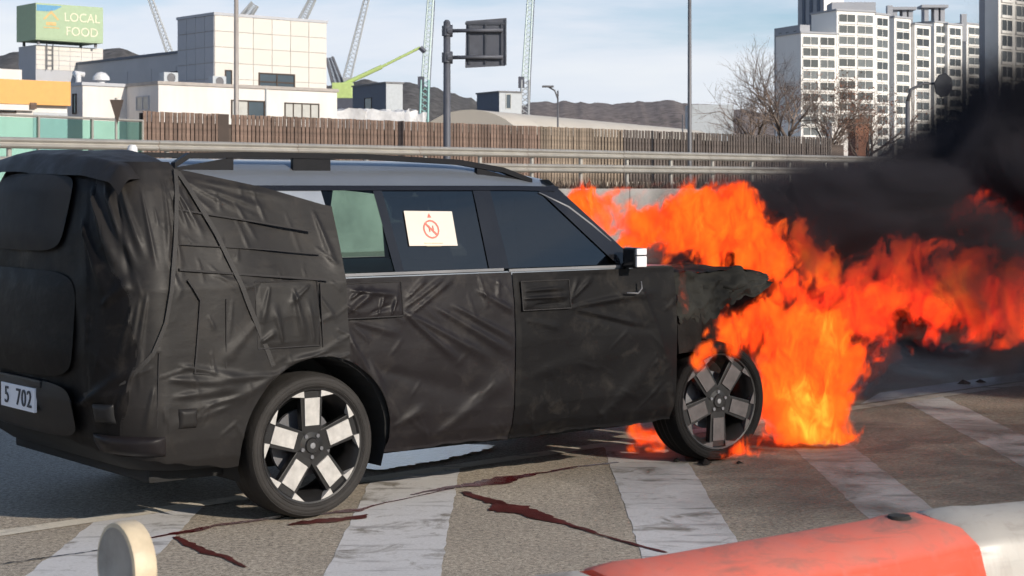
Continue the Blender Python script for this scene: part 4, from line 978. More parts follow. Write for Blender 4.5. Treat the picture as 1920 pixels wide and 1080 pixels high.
# boxes beyond the fence
W9 = Block(757, 170, 156, 770, 655); W9.lu = 6; W9.ang = R(80)
def box2(name, label, pxa, pxb, pxc, Z, top, ma, mb):
    """two visible faces: a dark one left of the corner, a pale one right of it"""
    B = Block(pxb, Z, top, pxc, pxa, ang=R(30)); B.root(name, label); b_ = MB()
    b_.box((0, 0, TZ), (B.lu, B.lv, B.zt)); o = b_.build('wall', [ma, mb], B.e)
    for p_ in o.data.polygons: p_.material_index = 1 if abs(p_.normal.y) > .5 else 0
    c = MB(); c.box((-.1, -.1, B.zt), (B.lu + .1, B.lv + .1, B.zt + .15)); c.build('roof_edge', M['galvdark'], B.e); return B
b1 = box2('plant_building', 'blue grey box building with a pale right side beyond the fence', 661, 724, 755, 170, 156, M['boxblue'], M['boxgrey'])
wpx(b1, 'v', 684, 184, 697, 206, panes=1)
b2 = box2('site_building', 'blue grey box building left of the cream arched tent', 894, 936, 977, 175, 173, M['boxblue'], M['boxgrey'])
wpx(b2, 'u', 948, 176, 958, 204, panes=1, frame=M['winblind'])
# arched cream tent
ap, aq = at(1000, 212, 120.), at(1300, 212, 150.)
dr = Vector((aq.x - ap.x, aq.y - ap.y, 0)); Lt = dr.length; an = math.atan2(dr.y, dr.x)
tent = empty('arched_tent', (ap.x, ap.y, TZ), an, label='long cream arched tent hall beyond the fence', cat='tent')
nb = 9; rad, hh = 5.0, H - (211 - YH) * 120 / F - TZ
for k in range(nb):
    x0, x1 = -6 + (Lt + 9.5) * k / nb, -6 + (Lt + 9.5) * (k + 1) / nb - .04
    P = np.array([[(x, -rad * math.cos(a) + 2, hh * math.sin(a) ** .8) for a in np.linspace(0.02, math.pi - .02, 20)] for x in (x0, x1)]); MB().grid(P).build('tarpaulin_bay', M['tent'], tent, smooth=True)
e_ = MB(); xe_ = -6 + (Lt + 9.5) - .02; e_.add([(xe_, -rad * math.cos(a) + 2, hh * math.sin(a) ** .8) for a in np.linspace(.02, math.pi - .02, 20)], [tuple(range(20))]); e_.build('end_wall', M['tent'], tent)
e_ = MB(); e_.add([(-6, -rad * math.cos(a) + 2, hh * math.sin(a) ** .8) for a in np.linspace(.02, math.pi - .02, 20)], [tuple(range(20))]); e_.build('end_wall', M['tent'], tent)
# pale piles of wrapped material between them
r_ = random.Random(4)
for i, (px, wpx_, Zb, t) in enumerate([(655, 2.2, 118, 207), (690, 3.0, 120, 208), (722, 2.6, 118, 210), (748, 2.4, 122, 209), (772, 1.8, 124, 214)]):
    p = at(px, t, Zb); h_ = p.z - TZ; lm = lumpy((-wpx_ / 2, -1, 0), (wpx_ / 2, 1, h_), 20 + i * 5, .22, 5)
    lm.build('wrapped_pile', M['white'], smooth=R(50), label='pile wrapped in pale sheeting beyond the fence, ' + ['first', 'second', 'third', 'fourth', 'fifth'][i] + ' counting from the panelled building', cat='pile', group='wrapped piles beyond the fence', loc=(p.x, p.y, TZ))

# ------------------------------------------------------------------ apartments
def apt(name, label, secs, Zl, zb=TZ, pitch=2.9):
    root = empty(name, (0, 0, 0), 0, label=label, cat='apartment block')
    return root
apt1 = empty('apartment_block', (0, 0, 0), 0, label='long white apartment block with stepped sections and rows of windows', cat='apartment block')
_wm = {}
def apt_section(root, pxl, pxr, Z, top, ang, cols, m, first=None, pitch=2.95, lv=12., gl_frac=.68, crown=True):
    B = Block(pxl, Z, top, pxr, None, ang=ang); B.lv = lv
    s = empty('section', (B.o.x, B.o.y, 0), ang, parent=root)
    b_ = MB(); b_.box((0, 0, TZ), (B.lu, B.lv, B.zt)); b_.build('section_wall', m, s)
    n = int((B.zt - 1.0 - TZ) / pitch)
    for (c0, c1) in cols:
        t0, t1 = c0 * B.lu, c1 * B.lu
        key = (round(t1 - t0, 2),)
        if key not in _wm:
            w = t1 - t0; g_ = MB(); hw = pitch * gl_frac
            g_.box((0, -.05, 0), (w, -.01, hw), 0)
            for k in range(3): g_.box((w * k / 2 - (.06 if k else 0), -.16, 0), (w * k / 2 + (.06 if k < 2 else 0), -.052, hw), 1)
            g_.box((-.1, -.30, -.55), (w + .1, -.012, -.02), 1)
            _wm[key] = g_.mesh('window', [M['aptglass'], M['aptwhite']])
        for i in range(n):
            o = obj('window', _wm[key], s); o.location = (t0, 0, B.zt - 1.0 - pitch * (i + 1) + pitch * .36)
    if crown:
        c = MB(); c.box((-.3, -.3, B.zt), (B.lu + .3, B.lv + .3, B.zt + .5)); c.build('parapet', M['aptgrey'], s)
    return B
two = [(.05, .48), (.54, .95)]; one = [(.11, .89)]
A1 = R(24)
apt_section(apt1, 1502, 1568, 452, 62, A1, two, M['aptwhite'])
apt_section(apt1, 1569, 1640, 462, 20, A1, two, M['aptwhite'])
s0 = Block(1502, 452.4, 46, 1504, 1452, ang=A1)
sg_ = empty('section', (s0.o.x, s0.o.y, 0), A1, parent=apt1); b_ = MB(); b_.box((-.05, .4, TZ), (3, s0.lv, s0.zt)); b_.build('section_wall', M['aptgrey'], sg_)  # flank wall painted darker than the front to stand for shade
for t0 in (.16, .45, .72):
    me = MB().box((-.10, 0, 0), (-.06, s0.lv * .11, 1.6)).mesh('window', M['aptglass'])
    for i in range(13): o = obj('window', me, sg_); o.location = (0, s0.lv * t0, s0.zt - 3 - i * 2.95)
A2 = R(40)
for pxl, pxr, Z, top, m in ((1641, 1667, 468, 27, 'aptwhite'), (1677, 1708, 480, 33, 'aptwhite'), (1715, 1745, 484, 46, 'aptwhite'), (1752, 1776, 498, 42, 'aptwhite'), (1777, 1804, 500, 46, 'aptwhite'), (1812, 1842, 512, 45, 'aptwhite')):
    apt_section(apt1, pxl, pxr, Z, top, A2, one, M[m])
for pxl, pxr, Z, top in ((1665, 1680, 490, 36), (1706, 1718, 494, 44), (1743, 1755, 502, 48), (1802, 1815, 516, 50)):
    apt_section(apt1, pxl, pxr, Z, top, A2, [], M['aptgrey'], crown=False)
# roof-top frames
for pxl, pxr, Z, top, bot in ((1676, 1712, 492, 18, 36), (1735, 1772, 500, 14, 48)):
    a, c = at(pxl, top, Z), at(pxr, top, Z); d = at(pxl, bot, Z); f_ = MB(); f_.box((a.x - 1, Z, a.z), (c.x + 1, Z + 6, a.z + .8))
    for xx_ in (a.x, (a.x + c.x) / 2, c.x - 1): f_.box((xx_, Z + 1, d.z - 2), (xx_ + 1.2, Z + 5, a.z)); 
    f_.build('roof_frame', M['aptgrey'], apt1)
for px, t, Z in ((1668, 10, 485), (1807, 26, 505)):
    a = at(px, t, Z); f_ = MB(); f_.box((a.x - .6, Z, a.z - 8), (a.x + .9, Z + 2, a.z)); f_.build('roof_fin', M['aptgrey'], apt1)
b_ = MB(); a, c = at(1560, 4, 470), at(1642, 4, 470); b_.box((a.x, 470, a.z - 3), (c.x, 478, a.z)); b_.build('penthouse', M['aptgrey'], apt1)
apt2 = empty('apartment_tower', (0, 0, 0), 0, label='tall apartment tower behind the smoke at the right edge', cat='apartment block')
apt_section(apt2, 1872, 1960, 330, -60, A2, [(.06, .28), (.36, .60), (.68, .94)], M['aptwhite'], lv=3.)
s1 = Block(1872, 330.3, -40, 1880, 1836, ang=A2); q = empty('section', (s1.o.x, s1.o.y, 0), A2, parent=apt2); b_ = MB(); b_.box((-.05, .1, TZ), (6, s1.lv, s1.zt)); b_.build('section_wall', M['aptgrey'], q)  # tower's left side greyed, its shade is in the wall colour
apt3 = empty('far_tower', (0, 0, 0), 0, label='grey tower top rising behind the white apartment block', cat='apartment block')
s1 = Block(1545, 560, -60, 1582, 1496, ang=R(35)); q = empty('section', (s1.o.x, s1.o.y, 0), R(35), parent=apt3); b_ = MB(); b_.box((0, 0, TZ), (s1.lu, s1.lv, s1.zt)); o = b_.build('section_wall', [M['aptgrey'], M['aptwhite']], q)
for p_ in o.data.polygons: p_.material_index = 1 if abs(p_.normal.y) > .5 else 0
for k in range(3): b_ = MB(); b_.box((-.3, s1.lv * (.15 + .28 * k), TZ), (-.02, s1.lv * (.25 + .28 * k), s1.zt)); b_.build('wall_rib', M['boxblue'], q)
# low building and pavilion at the foot of the apartments
lb = Block(1560, 200, 232, 1590, 1548, ang=R(30)); lb.root('gate_house', 'small cream roofed gate house at the foot of the apartments'); lb.wall(M['wallwhite'], cap=M['wallwhite'])
lb = Block(1604, 210, 222, 1630, 1582, ang=R(30)); lb.root('brown_kiosk', 'small rust brown kiosk at the foot of the apartments'); lb.wall(M['rust'])

# ------------------------------------------------------------------ hills
def hill(name, prof, Z, m, seed, label=None, bumps=1.2):
    """ridge with the measured skyline; depth behind and a slope in front"""
    xs = np.linspace(prof[0][0], prof[-1][0], 160); ys = np.interp(xs, [p[0] for p in prof], [p[1] for p in prof]); rows = []
    for k, (dz, hk) in enumerate(((-.22, 0.), (-.15, .35), (-.08, .72), (0, 1.), (.10, .9), (.3, .3), (.4, 0))):
        row = []
        for x, y in zip(xs, ys):
            p = at(x, y, Z); h_ = (p.z - TZ) * hk + (bumps * float(fbm(np.array([x * .05 + seed, k * 3.1, seed]), 3, .5)) if 0 < hk else 0); row.append((p.x * (1 + dz * .4), Z * (1 + dz), TZ - 2 + max(0, h_ + 2 * hk)))
        rows.append(row)
    return MB().grid(np.array(rows)).build(name, m, kind='structure', smooth=True)
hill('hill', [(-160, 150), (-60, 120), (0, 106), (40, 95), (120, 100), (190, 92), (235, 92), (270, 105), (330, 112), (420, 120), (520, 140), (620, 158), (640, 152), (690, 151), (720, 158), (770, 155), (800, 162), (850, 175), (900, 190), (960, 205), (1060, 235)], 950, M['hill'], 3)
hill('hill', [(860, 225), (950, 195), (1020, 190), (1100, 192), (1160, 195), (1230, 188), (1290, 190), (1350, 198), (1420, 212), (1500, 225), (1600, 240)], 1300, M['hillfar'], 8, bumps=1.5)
b_ = MB(); b_.box((-20, 0, 0), (20, 8, 9))
sh_ = at(1330, 196, 260.); o = MB().box((-3, 0, TZ), (3.6, 6, sh_.z)).build('grey_hut', M['boxgrey'], label='small grey hut beside the cream tent end', cat='building', loc=(sh_.x, 260., 0))

# ------------------------------------------------------------------ poles, gantry sign, lamps
def pole(name, px, Z, top, r0, r1, label, m, cat='pole', base=TZ):
    p = at(px, 300, Z); zt = H - (top - YH) * Z / F; b_ = MB(); b_.tube([(0, 0, base), (0, 0, base + .25), (0, 0, zt)], [r0 * 1.02, r0, r1], 12); e = empty(name, (p.x, p.y, 0), label=label, cat=cat)
    b_.build('shaft', m, e, smooth=True); f_ = MB(); f_.tube([(0, 0, base), (0, 0, base + .12)], r0 * 1.9, 12); f_.build('base_plate', m, e); return e, zt
def lamp_arm(e, zt, L, m, ang=0):
    b_ = MB(); c, s = math.cos(ang), math.sin(ang); b_.tube([(0, 0, zt), (L * .3 * c, L * .3 * s, zt + .5), (L * c, L * s, zt + .75)], .05, 8); b_.build('arm', m, e, smooth=True)
    h_ = MB(); h_.box((-.35, -.13, -.06), (.35, .13, .06)); o = h_.build('lamp_head', m, e, bevel=.03); o.location = (L * c, L * s, zt + .75); o.rotation_euler = (0, 0, ang)
M['polebeige'] = mat('pole_beige', (.30, .27, .25), .5, .1, .1)
e, zt = pole('lamp_post', 443, 58, -180, .09, .065, 'tall slim lamp post in front of the panelled building', M['polebeige'], 'lamp post'); lamp_arm(e, zt, 1.8, M['polebeige'], R(200))
e, zt = pole('lamp_post', 1293, 66, -180, .085, .06, 'tall slim lamp post beside the bare tree', M['galvdark'], 'lamp post'); lamp_arm(e, zt, 1.8, M['galvdark'], R(200))
e, zt = pole('lamp_post', 1046, 105, 170, .07, .05, 'short thin lamp post in front of the cream tent', M['galvdark'], 'lamp post'); lamp_arm(e, zt - .5, -.6, M['galvdark'])
e, zt = pole('lamp_post', 1280, 70, 215, .03, .03, 'thin short rod beside the tall lamp post', M['galvdark'], 'pole')
# arm lamp with a round flat head in front of the apartments
e, zt = pole('arm_sign', 1702, 62, 190, .10, .08, 'dark post whose arm carries a flat roundish panel before the apartments', M['galvdark'], 'sign')
k_ = 62 / F; b_ = MB(); b_.tube([(0, 0, zt), (6 * k_, 0, zt + 22 * k_), (28 * k_, 0, zt + 33 * k_), (80 * k_, 0, zt + 34 * k_)], [.07, .06, .045, .035], 8); b_.build('arm', M['galvdark'], e, smooth=True)
b_ = MB(); b_.lathe([(0, -.03), (.44, -.03), (.46, 0), (.44, .03), (0, .03)], 8); b_.v = [(x * .82, y, z * .98) for x, y, z in b_.v]; M['discdark'] = mat('panel_dark', (.022, .026, .036), .7); o = b_.build('panel', M['discdark'], e); o.location = (66 * k_, -.06, zt + 30 * k_); o.rotation_euler = (0, R(12), R(15))
# gantry direction sign seen from the back
Zs = 56.; e, zt = pole('road_sign', 838, Zs, 42, .125, .115, 'large road sign seen from the back on a thick dark pole', M['signback'], 'sign'); ks = Zs / F
b_ = MB(); b_.tube([(0, 0, zt), (0, 0, zt + .08)], [.12, .06], 12); b_.build('cap', M['signback'], e)
px0 = at(838, 0, Zs).x
for py in (58, 108):
    z = H - (py - YH) * ks; b_ = MB(); b_.tube([(0, -.02, z), (105 * ks, -.02, z + .02)], .062, 10); b_.build('arm', M['signback'], e, smooth=True)
    f_ = MB(); f_.lathe([(.0, -.10), (.20, -.10), (.20, .10), (0, .10)], 16); f_.v = [(y + .13, x, z_) for x, y, z_ in f_.v]; o = f_.build('flange', M['signback'], e); o.location = (.0, 0, z); o.scale = (.8, 1, 1)
    f_ = MB(); f_.tube([(0, 0, z - .16), (0, 0, z + .16)], .165, 14); f_.build('clamp', M['signback'], e)
sgp = empty('sign_panel', (0, .09, 0), 0, parent=e)
xa, xb = (872 - 838) * ks, (950 - 838) * ks; z = lambda py: H - (py - YH) * ks
b_ = MB(); b_.prism([(xa, 0, z(127)), (xb - .05, 0, z(123)), (xb, 0, z(33)), (xa + .03, 0, z(39))], (0, .03, 0)); b_.build('sheet', M['signback'], sgp)
M['signrib'] = mat('sign_rib', (.055, .06, .075), .6, .2, .15)
for fx in (.08, .47, .86):
    b_ = MB(); xx_ = xa + (xb - xa) * fx; b_.box((xx_, -.05, z(120)), (xx_ + .05, -.003, z(44))); b_.build('rib', M['signrib'], sgp)
b_ = MB(); b_.box((xa, -.035, z(39) - .12), (xb, -.004, z(39) - .04)); b_.build('rib', M['signrib'], sgp)
b_ = MB(); b_.box((xb - .06, -.04, z(122)), (xb - .005, -.004, z(36))); b_.build('rib', M['signrib'], sgp)

# ------------------------------------------------------------------ cranes
def lattice(e, a, b2, w0, w1, m, n=14, name='boom', r=.09):
    a, b2 = Vector(a), Vector(b2); d = (b2 - a).normalized(); s1_ = d.cross(Vector((0, 1, 0))).normalized(); s2_ = d.cross(s1_)
    mb = MB(); cor = lambda t, i: a.lerp(b2, t) + (s1_ * (1 if i in (0, 1) else -1) + s2_ * (1 if i in (0, 3) else -1)) * (w0 + (w1 - w0) * t) / 2
    for i in range(4):
        mb.tube([cor(0, i), cor(1, i)], r, 5)
        for k in range(n): mb.tube([cor(k / n, i), cor((k + 1) / n, (i + 1) % 4)], r * .55, 4)
    mb.build(name, m, e)
def crane(name, label, a, b2, Z, w, m, r=.1, basew=3.0, mb=None):
    pa, pb_ = at(*a, Z), at(*b2, Z)
    e = empty(name, (pa.x, Z, TZ), label=label, cat='crane'); off = Vector((pa.x, Z, TZ))
    lattice(e, pa - off, pb_ - off, w, w * .6, m, 22, r=r)
    c = MB(); h_ = max(1.5, pa.z - TZ); c.box((-basew / 2, -basew / 2, 0), (basew / 2, basew / 2, min(2.5, h_ * .3))); c.build('undercarriage', M['cranedark'], e)
    c = MB(); c.box((-basew * .3, -basew * .3, min(2.5, h_ * .3)), (basew * .3, basew * .3, h_ + .3)); c.build('turntable', mb or m, e)
    return e, off
e, off = crane('crane', 'thin grey crane boom leaning over the shaded wing', (324, 115), (272, -30), 260, .9, M['cranegrey'], .09)
e, off = crane('crane', 'short pale crane boom showing above the panelled roof', (440, 60), (478, 8), 240, 1.6, M['cranegrey'], .12)
e, off = crane('crane', 'thin grey crane boom right above the panelled building corner', (548, 75), (598, -25), 250, 1.2, M['cranegrey'], .11)
e, off = crane('crane', 'slim tall crane boom leaning right of the panelled building', (650, 150), (692, -20), 255, 1.1, M['cranegrey'], .09)
e, off = crane('crane', 'small dark lattice crane beside the panelled building', (636, 165), (618, 108), 210, 1.3, M['cranedark'], .12)
# lime telescopic crane
e = empty('mobile_crane', (at(645, 200, 190).x, 190, TZ), label='lime green mobile crane with its long boom half raised', cat='crane'); off = Vector((at(645, 200, 190).x, 190, TZ))
a, c, d = at(640, 160, 190) - off, at(716, 125, 190) - off, at(788, 89, 190) - off
b_ = MB(); b_.tube([a, c], .24, 8); b_.build('boom_base', M['lime'], e); b_ = MB(); b_.tube([c, d], .15, 8); b_.build('boom_tip', M['lime'], e)
b_ = MB(); b_.tube([d, d + Vector((.5, 0, -.5))], .3, 6); b_.build('boom_head', M['cranedark'], e)
b_ = MB(); q = at(645, 168, 190) - off; b_.box((-1.2, -1.2, q.z - 1.0), (1.0, 1.2, q.z + .7)); b_.build('cab', M['lime'], e, bevel=.1); b_ = MB(); b_.box((-3, -1.3, 0), (3.5, 1.3, q.z - 1.0)); b_.build('carrier', M['cranedark'], e)
# two drilling masts
for nm, pxa, pxb, top, m1, m2, Z, lab in (('drilling_rig', 796, 812, -70, M['teal'], M['paleteal'], 200, 'tall teal drilling mast left of the road sign'), ('drilling_rig', 984, 998, -70, M['cranegrey'], M['paleteal'], 205, 'tall pale drilling mast right of the road sign')):
    e = empty(nm, (at(pxa, 200, Z).x, Z, TZ), label=lab, cat='drilling rig'); off = Vector((at(pxa, 200, Z).x, Z, TZ))
    a, c, d = at(pxa - 1, 235, Z) - off, at(pxa + 1, 150, Z) - off, at(pxb, top, Z) - off
    lattice(e, a, c, .95, .85, m1, 8, 'lower_mast', .13); lattice(e, c, d, .75, .5, m2, 26, 'upper_mast', .10)
    b_ = MB(); q = at(pxa - 9, 152, Z) - off; b_.box((q.x - .2, -.5, q.z - .8), (q.x + .5, .5, q.z + .5)); b_.build('drill_head', M['cranedark'], e)
    b_ = MB(); b_.box((-2.5, -1.4, 0), (2, 1.4, 2.0)); b_.build('rig_base', M['cranedark'], e, bevel=.1)
    b_ = MB(); b_.tube([a + Vector((.6, 0, 0)), c + Vector((.6, 0, 0)), d + Vector((.45, 0, 0))], .05, 5); b_.build('hoist_cable', M['cranedark'], e)

# ------------------------------------------------------------------ bare trees
def tree(name, px, Z, top, spread, seed, m, label, levels=6, leaves=None, lean=0.):
    r_ = random.Random(seed); p = at(px, 300, Z); Ht = H - (top - YH) * Z / F - TZ
    e = empty(name, (p.x, Z, TZ), label=label, cat='tree'); tk = MB(); tw = MB(); lf = MB()
    def grow(pos, d, L, rad, lev):
        pts = [pos]; rr = [rad]; n = 4 if lev < 3 else 2
        for i in range(n):
            d = (d + Vector((r_.uniform(-.2, .2), r_.uniform(-.2, .2), r_.uniform(-.05, .18)))).normalized(); pos = pos + d * L / n; pts.append(pos); rr.append(rad * (1 - .38 * (i + 1) / n))
        (tk if lev < 2 else tw).tube(pts, rr, 7 if lev < 2 else (4 if lev < 4 else 3), cap=False)
        if lev >= levels:
            if leaves and r_.random() < leaves:
                for _ in range(3):
                    q = pos + Vector((r_.uniform(-.25, .25), r_.uniform(-.25, .25), r_.uniform(-.3, .2))); s = r_.uniform(.06, .16); a = Vector((r_.uniform(-1, 1), r_.uniform(-1, 1), r_.uniform(-1, 1))) * s; b2 = Vector((r_.uniform(-1, 1), r_.uniform(-1, 1), r_.uniform(-1, 1))) * s
                    lf.add([q, q + a, q + b2], [(0, 1, 2)])
            return
        k = 3 if lev < 5 else 2
        if lev == 0: k = 5
        for i in range(k + (1 if r_.random() < .35 else 0)):
            az = r_.uniform(0, 6.28); tilt = r_.uniform(.25, .95) * spread; ax = d.orthogonal().normalized(); ax.rotate(Matrix.Rotation(az, 3, d)); nd = (d * math.cos(tilt) + ax * math.sin(tilt)).normalized()
            i0 = r_.choice(pts[1:] if lev else pts[2:]); grow(i0, nd, L * r_.uniform(.62, .85), rad * r_.uniform(.45, .62), lev + 1)
    grow(Vector((0, 0, 0)), Vector((lean, 0, 1)).normalized(), Ht * .44, Ht * .028, 0)
    tk.build('trunk', M['bark'], e, smooth=True, recalc=False); tw.build('crown', m, e, recalc=False)
    if leaves: lf.build('leaves', M['rust'], e, recalc=False)
tree('bare_tree', 1468, 92, 125, .95, 5, M['twig'], 'large bare winter tree beside the apartment block', 6)
tree('bare_tree', 1400, 104, 165, 1.0, 15, M['twig'], 'small bare tree left of the large bare one', 5)
tree('withered_tree', 1550, 125, 188, .9, 8, M['twig'], 'bare tree with rusty withered leaves before the apartments', 6, .45)
tree('withered_tree', 1620, 130, 190, 1.0, 9, M['twig'], 'low rusty tree by the smoke at the foot of the apartments', 5, .7)

#FIRE
# ------------------------------------------------------------------ fire: nested translucent flame surfaces
def march(Fd, org, h, iso):
    """marching tetrahedra on a grid field; returns welded vertices and triangles"""
    nx, ny, nz = Fd.shape; idx = np.arange(nx * ny * nz).reshape(nx, ny, nz)
    c = [idx[dx:nx - 1 + dx, dy:ny - 1 + dy, dz:nz - 1 + dz].ravel() for dx in (0, 1) for dy in (0, 1) for dz in (0, 1)]   # corner k = 4dx+2dy+dz
    f = Fd.ravel(); cmin = np.min([f[q] for q in c], 0); cmax = np.max([f[q] for q in c], 0); act = (cmin < iso) & (cmax >= iso); c = [q[act] for q in c]
    tris = []
    for t in ((0, 1, 3, 7), (0, 3, 2, 7), (0, 2, 6, 7), (0, 6, 4, 7), (0, 4, 5, 7), (0, 5, 1, 7)):
        v = np.stack([c[k] for k in t], 1); ins = f[v] >= iso; n = ins.sum(1)
        for cnt, inv in ((1, False), (3, True)):
            sel = n == cnt
            if sel.any():
                vv, ii = v[sel], ins[sel] ^ inv; a = np.argmax(ii, 1); r = np.arange(len(vv)); oth = np.array([[1, 2, 3], [0, 2, 3], [0, 1, 3], [0, 1, 2]])[a]
                tris.append(np.stack([np.stack([vv[r, a], vv[r, oth[:, k]]], 1) for k in range(3)], 1))
        sel = n == 2
        if sel.any():
            vv, ii = v[sel], ins[sel]; o = np.argsort(~ii, 1, kind='stable'); r = np.arange(len(vv))[:, None]; q = vv[r, o]
            e = lambda i, j: np.stack([q[:, i], q[:, j]], 1)
            tris.append(np.stack([e(0, 2), e(0, 3), e(1, 3)], 1)); tris.append(np.stack([e(0, 2), e(1, 3), e(1, 2)], 1))
    E2 = np.sort(np.concatenate(tris).reshape(-1, 2), 1); key = E2[:, 0].astype(np.int64) * (nx * ny * nz) + E2[:, 1]
    uq, first, inv = np.unique(key, return_index=True, return_inverse=True); E2 = E2[first]
    fa, fb = f[E2[:, 0]], f[E2[:, 1]]; t = ((iso - fa) / (fb - fa + 1e-12))[:, None]
    pos = lambda i: np.stack(np.unravel_index(i, (nx, ny, nz)), 1) * h + org
    return pos(E2[:, 0]) * (1 - t) + pos(E2[:, 1]) * t, inv.reshape(-1, 3)
def flame_field(blobs, h, warp, amp, flow, seed):
    C = np.array([at(px, py, Y)[:] for px, py, r, Y in blobs]); Rr = np.array([r * Y / F for px, py, r, Y in blobs])
    lo = (C - Rr[:, None] * 1.9).min(0) - .10; hi = (C + Rr[:, None] * 1.9).max(0) + .10; lo[2] = max(lo[2], .015)
    n = np.ceil((hi - lo) / h).astype(int) + 1
    ax = [(np.arange(k) * h + l).astype(np.float32) for k, l in zip(n, lo)]
    S0 = np.zeros(tuple(n), np.float32)
    for c, r in zip(C, Rr):
        e = [np.exp(-.55 * ((a - q) / (r * fz)) ** 2) for a, q, fz in zip(ax, c, (1, .6, 1))]; S0 += e[0][:, None, None] * e[1][None, :, None] * e[2][None, None, :]
    act = np.argwhere(S0 > .30); G = act * h + lo
    fl = np.array(flow) / np.linalg.norm(flow); along = (G * fl).sum(-1); W = G - fl * (along * .50)[:, None]
    wv = np.stack([fbm(W * 3.2 + seed + 11 * k, 2) for k in range(3)], -1); Q = G + wv * warp * np.array([1, .7, 1])
    wv = np.stack([fbm(W * 11. + seed + 5 * k, 2) for k in range(3)], -1); Q = Q + wv * warp * .42
    S = np.zeros(len(G))
    for c, r in zip(C, Rr): S += np.exp(-1.1 * (((Q - c) / np.array([1, .6, 1])) ** 2).sum(-1) / (r * r))
    W2 = (G + wv * .035) - fl * (along * .70)[:, None]
    N = fbm(W2 * 13. + seed * 2, 4, .6)
    Fd = np.full(tuple(n), -1., np.float32); Fd[act[:, 0], act[:, 1], act[:, 2]] = S + amp * N
    for k in range(3):
        sl = [slice(None)] * 3; sl[k] = 0; Fd[tuple(sl)] = -1; sl[k] = -1; Fd[tuple(sl)] = -1
    heat = np.zeros(tuple(n), np.float32); heat[act[:, 0], act[:, 1], act[:, 2]] = np.clip(S, 0, 2.2) / 2.2
    return Fd, lo, heat, h
def flame_skin(name, col):
    m = bpy.data.materials.new(name); m.use_nodes = True; X.nt = m.node_tree; nt = m.node_tree; nt.nodes.remove(nt.nodes['Principled BSDF']); out = nt.nodes['Material Output']
    em = node('ShaderNodeEmission', Strength=1.); em.inputs['Color'].default_value = (*col, 1); tr = node('ShaderNodeBsdfTransparent'); mx = node('ShaderNodeMixShader'); mx.inputs[0].default_value = .012
    link(tr.outputs[0], mx.inputs[1]); link(em.outputs[0], mx.inputs[2]); link(mx.outputs[0], out.inputs[0]); return m
def flame_mat(name, cols, dens, lum, hot=(), scale=9.5, shape=.82):
    """glowing gas: the grid density (0 at the edge of the flame, 1 inside) roughened by noise; hot: (picture x, y, radius px, distance) of the hottest spots"""
    m = bpy.data.materials.new(name); m.use_nodes = True; X.nt = m.node_tree; nt = m.node_tree; nt.nodes.remove(nt.nodes['Principled BSDF']); out = nt.nodes['Material Output']
    geo = node('ShaderNodeNewGeometry'); pos = geo.outputs['Position']
    def mp(sc, rot):
        q = node('ShaderNodeMapping'); link(pos, q.inputs[0]); q.inputs['Scale'].default_value = sc; q.inputs['Rotation'].default_value = rot; return q.outputs[0]
    n1 = noise(mp((1, 1, .5), (0, R(-42), 0)), scale, 6, .70, .8); n2 = noise(mp((1, .6, .8), (0, R(-30), 0)), 2.6, 2, .5, .4)
    vi = node('ShaderNodeVolumeInfo'); sh = X(vi.outputs['Density'])
    k = mapr(n1, .38, .62) * .80 + mapr(n2, .36, .64) * .40
    h_ = 0.
    for (px, py, rp, Y) in hot:
        vd_ = node('ShaderNodeVectorMath', operation='DISTANCE'); link(pos, vd_.inputs[0]); vd_.inputs[1].default_value = at(px, py, Y); h_ = h_ + mapr(X(vd_.outputs['Value']), 0., rp * Y / F, .42, 0., True)
    kd = k + sh * shape; d = mapr(kd, .72, 1.42, 0., 1., True) * mapr(sh, 0., .22, 0., 1.) * dens
    kc = k * .85 + sh * .30 + h_
    c = mixc(mapr(kc, .30, .62), cols[0], cols[1]); c = mixc(mapr(kc, .62, 1.0), c, cols[2]); c = mixc(mapr(kc, 1.05, 1.45), c, cols[3])
    ve = node('ShaderNodeEmission'); link(c, ve.inputs['Color']); link(d * lum, ve.inputs['Strength'])
    va = node('ShaderNodeVolumeAbsorption'); va.inputs['Color'].default_value = (0, 0, 0, 1); link(d * 1., va.inputs['Density'])
    ad = node('ShaderNodeAddShader'); link(ve.outputs[0], ad.inputs[0]); link(va.outputs[0], ad.inputs[1]); link(ad.outputs[0], out.inputs['Volume']); return m
ORANGE = ((.42, .010, .008), (1.0, .055, .010), (1.0, .150, .012), (1.0, .55, .05)); DEEP = ((.24, .008, .008), (.85, .026, .014), (1.0, .085, .014), (1.0, .20, .02))
HOT = [(1505, 745, 70, 10.75), (1535, 815, 55, 10.7), (1488, 800, 60, 10.65), (1555, 845, 40, 10.6), (1430, 850, 35, 10.4)]
M['flame'] = flame_mat('flame_orange', ORANGE, 38., 1.5)
M['flame_low'] = flame_mat('flame_low', ORANGE, 38., 1.6, HOT)
M['flame_red'] = flame_mat('flame_red', DEEP, 26., 1.35, [(1790, 540, 90, 12.6)], 8.0)
M['skin'] = flame_skin('flame_skin', (1., .09, .01)); M['skin_red'] = flame_skin('flame_skin_red', (.9, .04, .012))
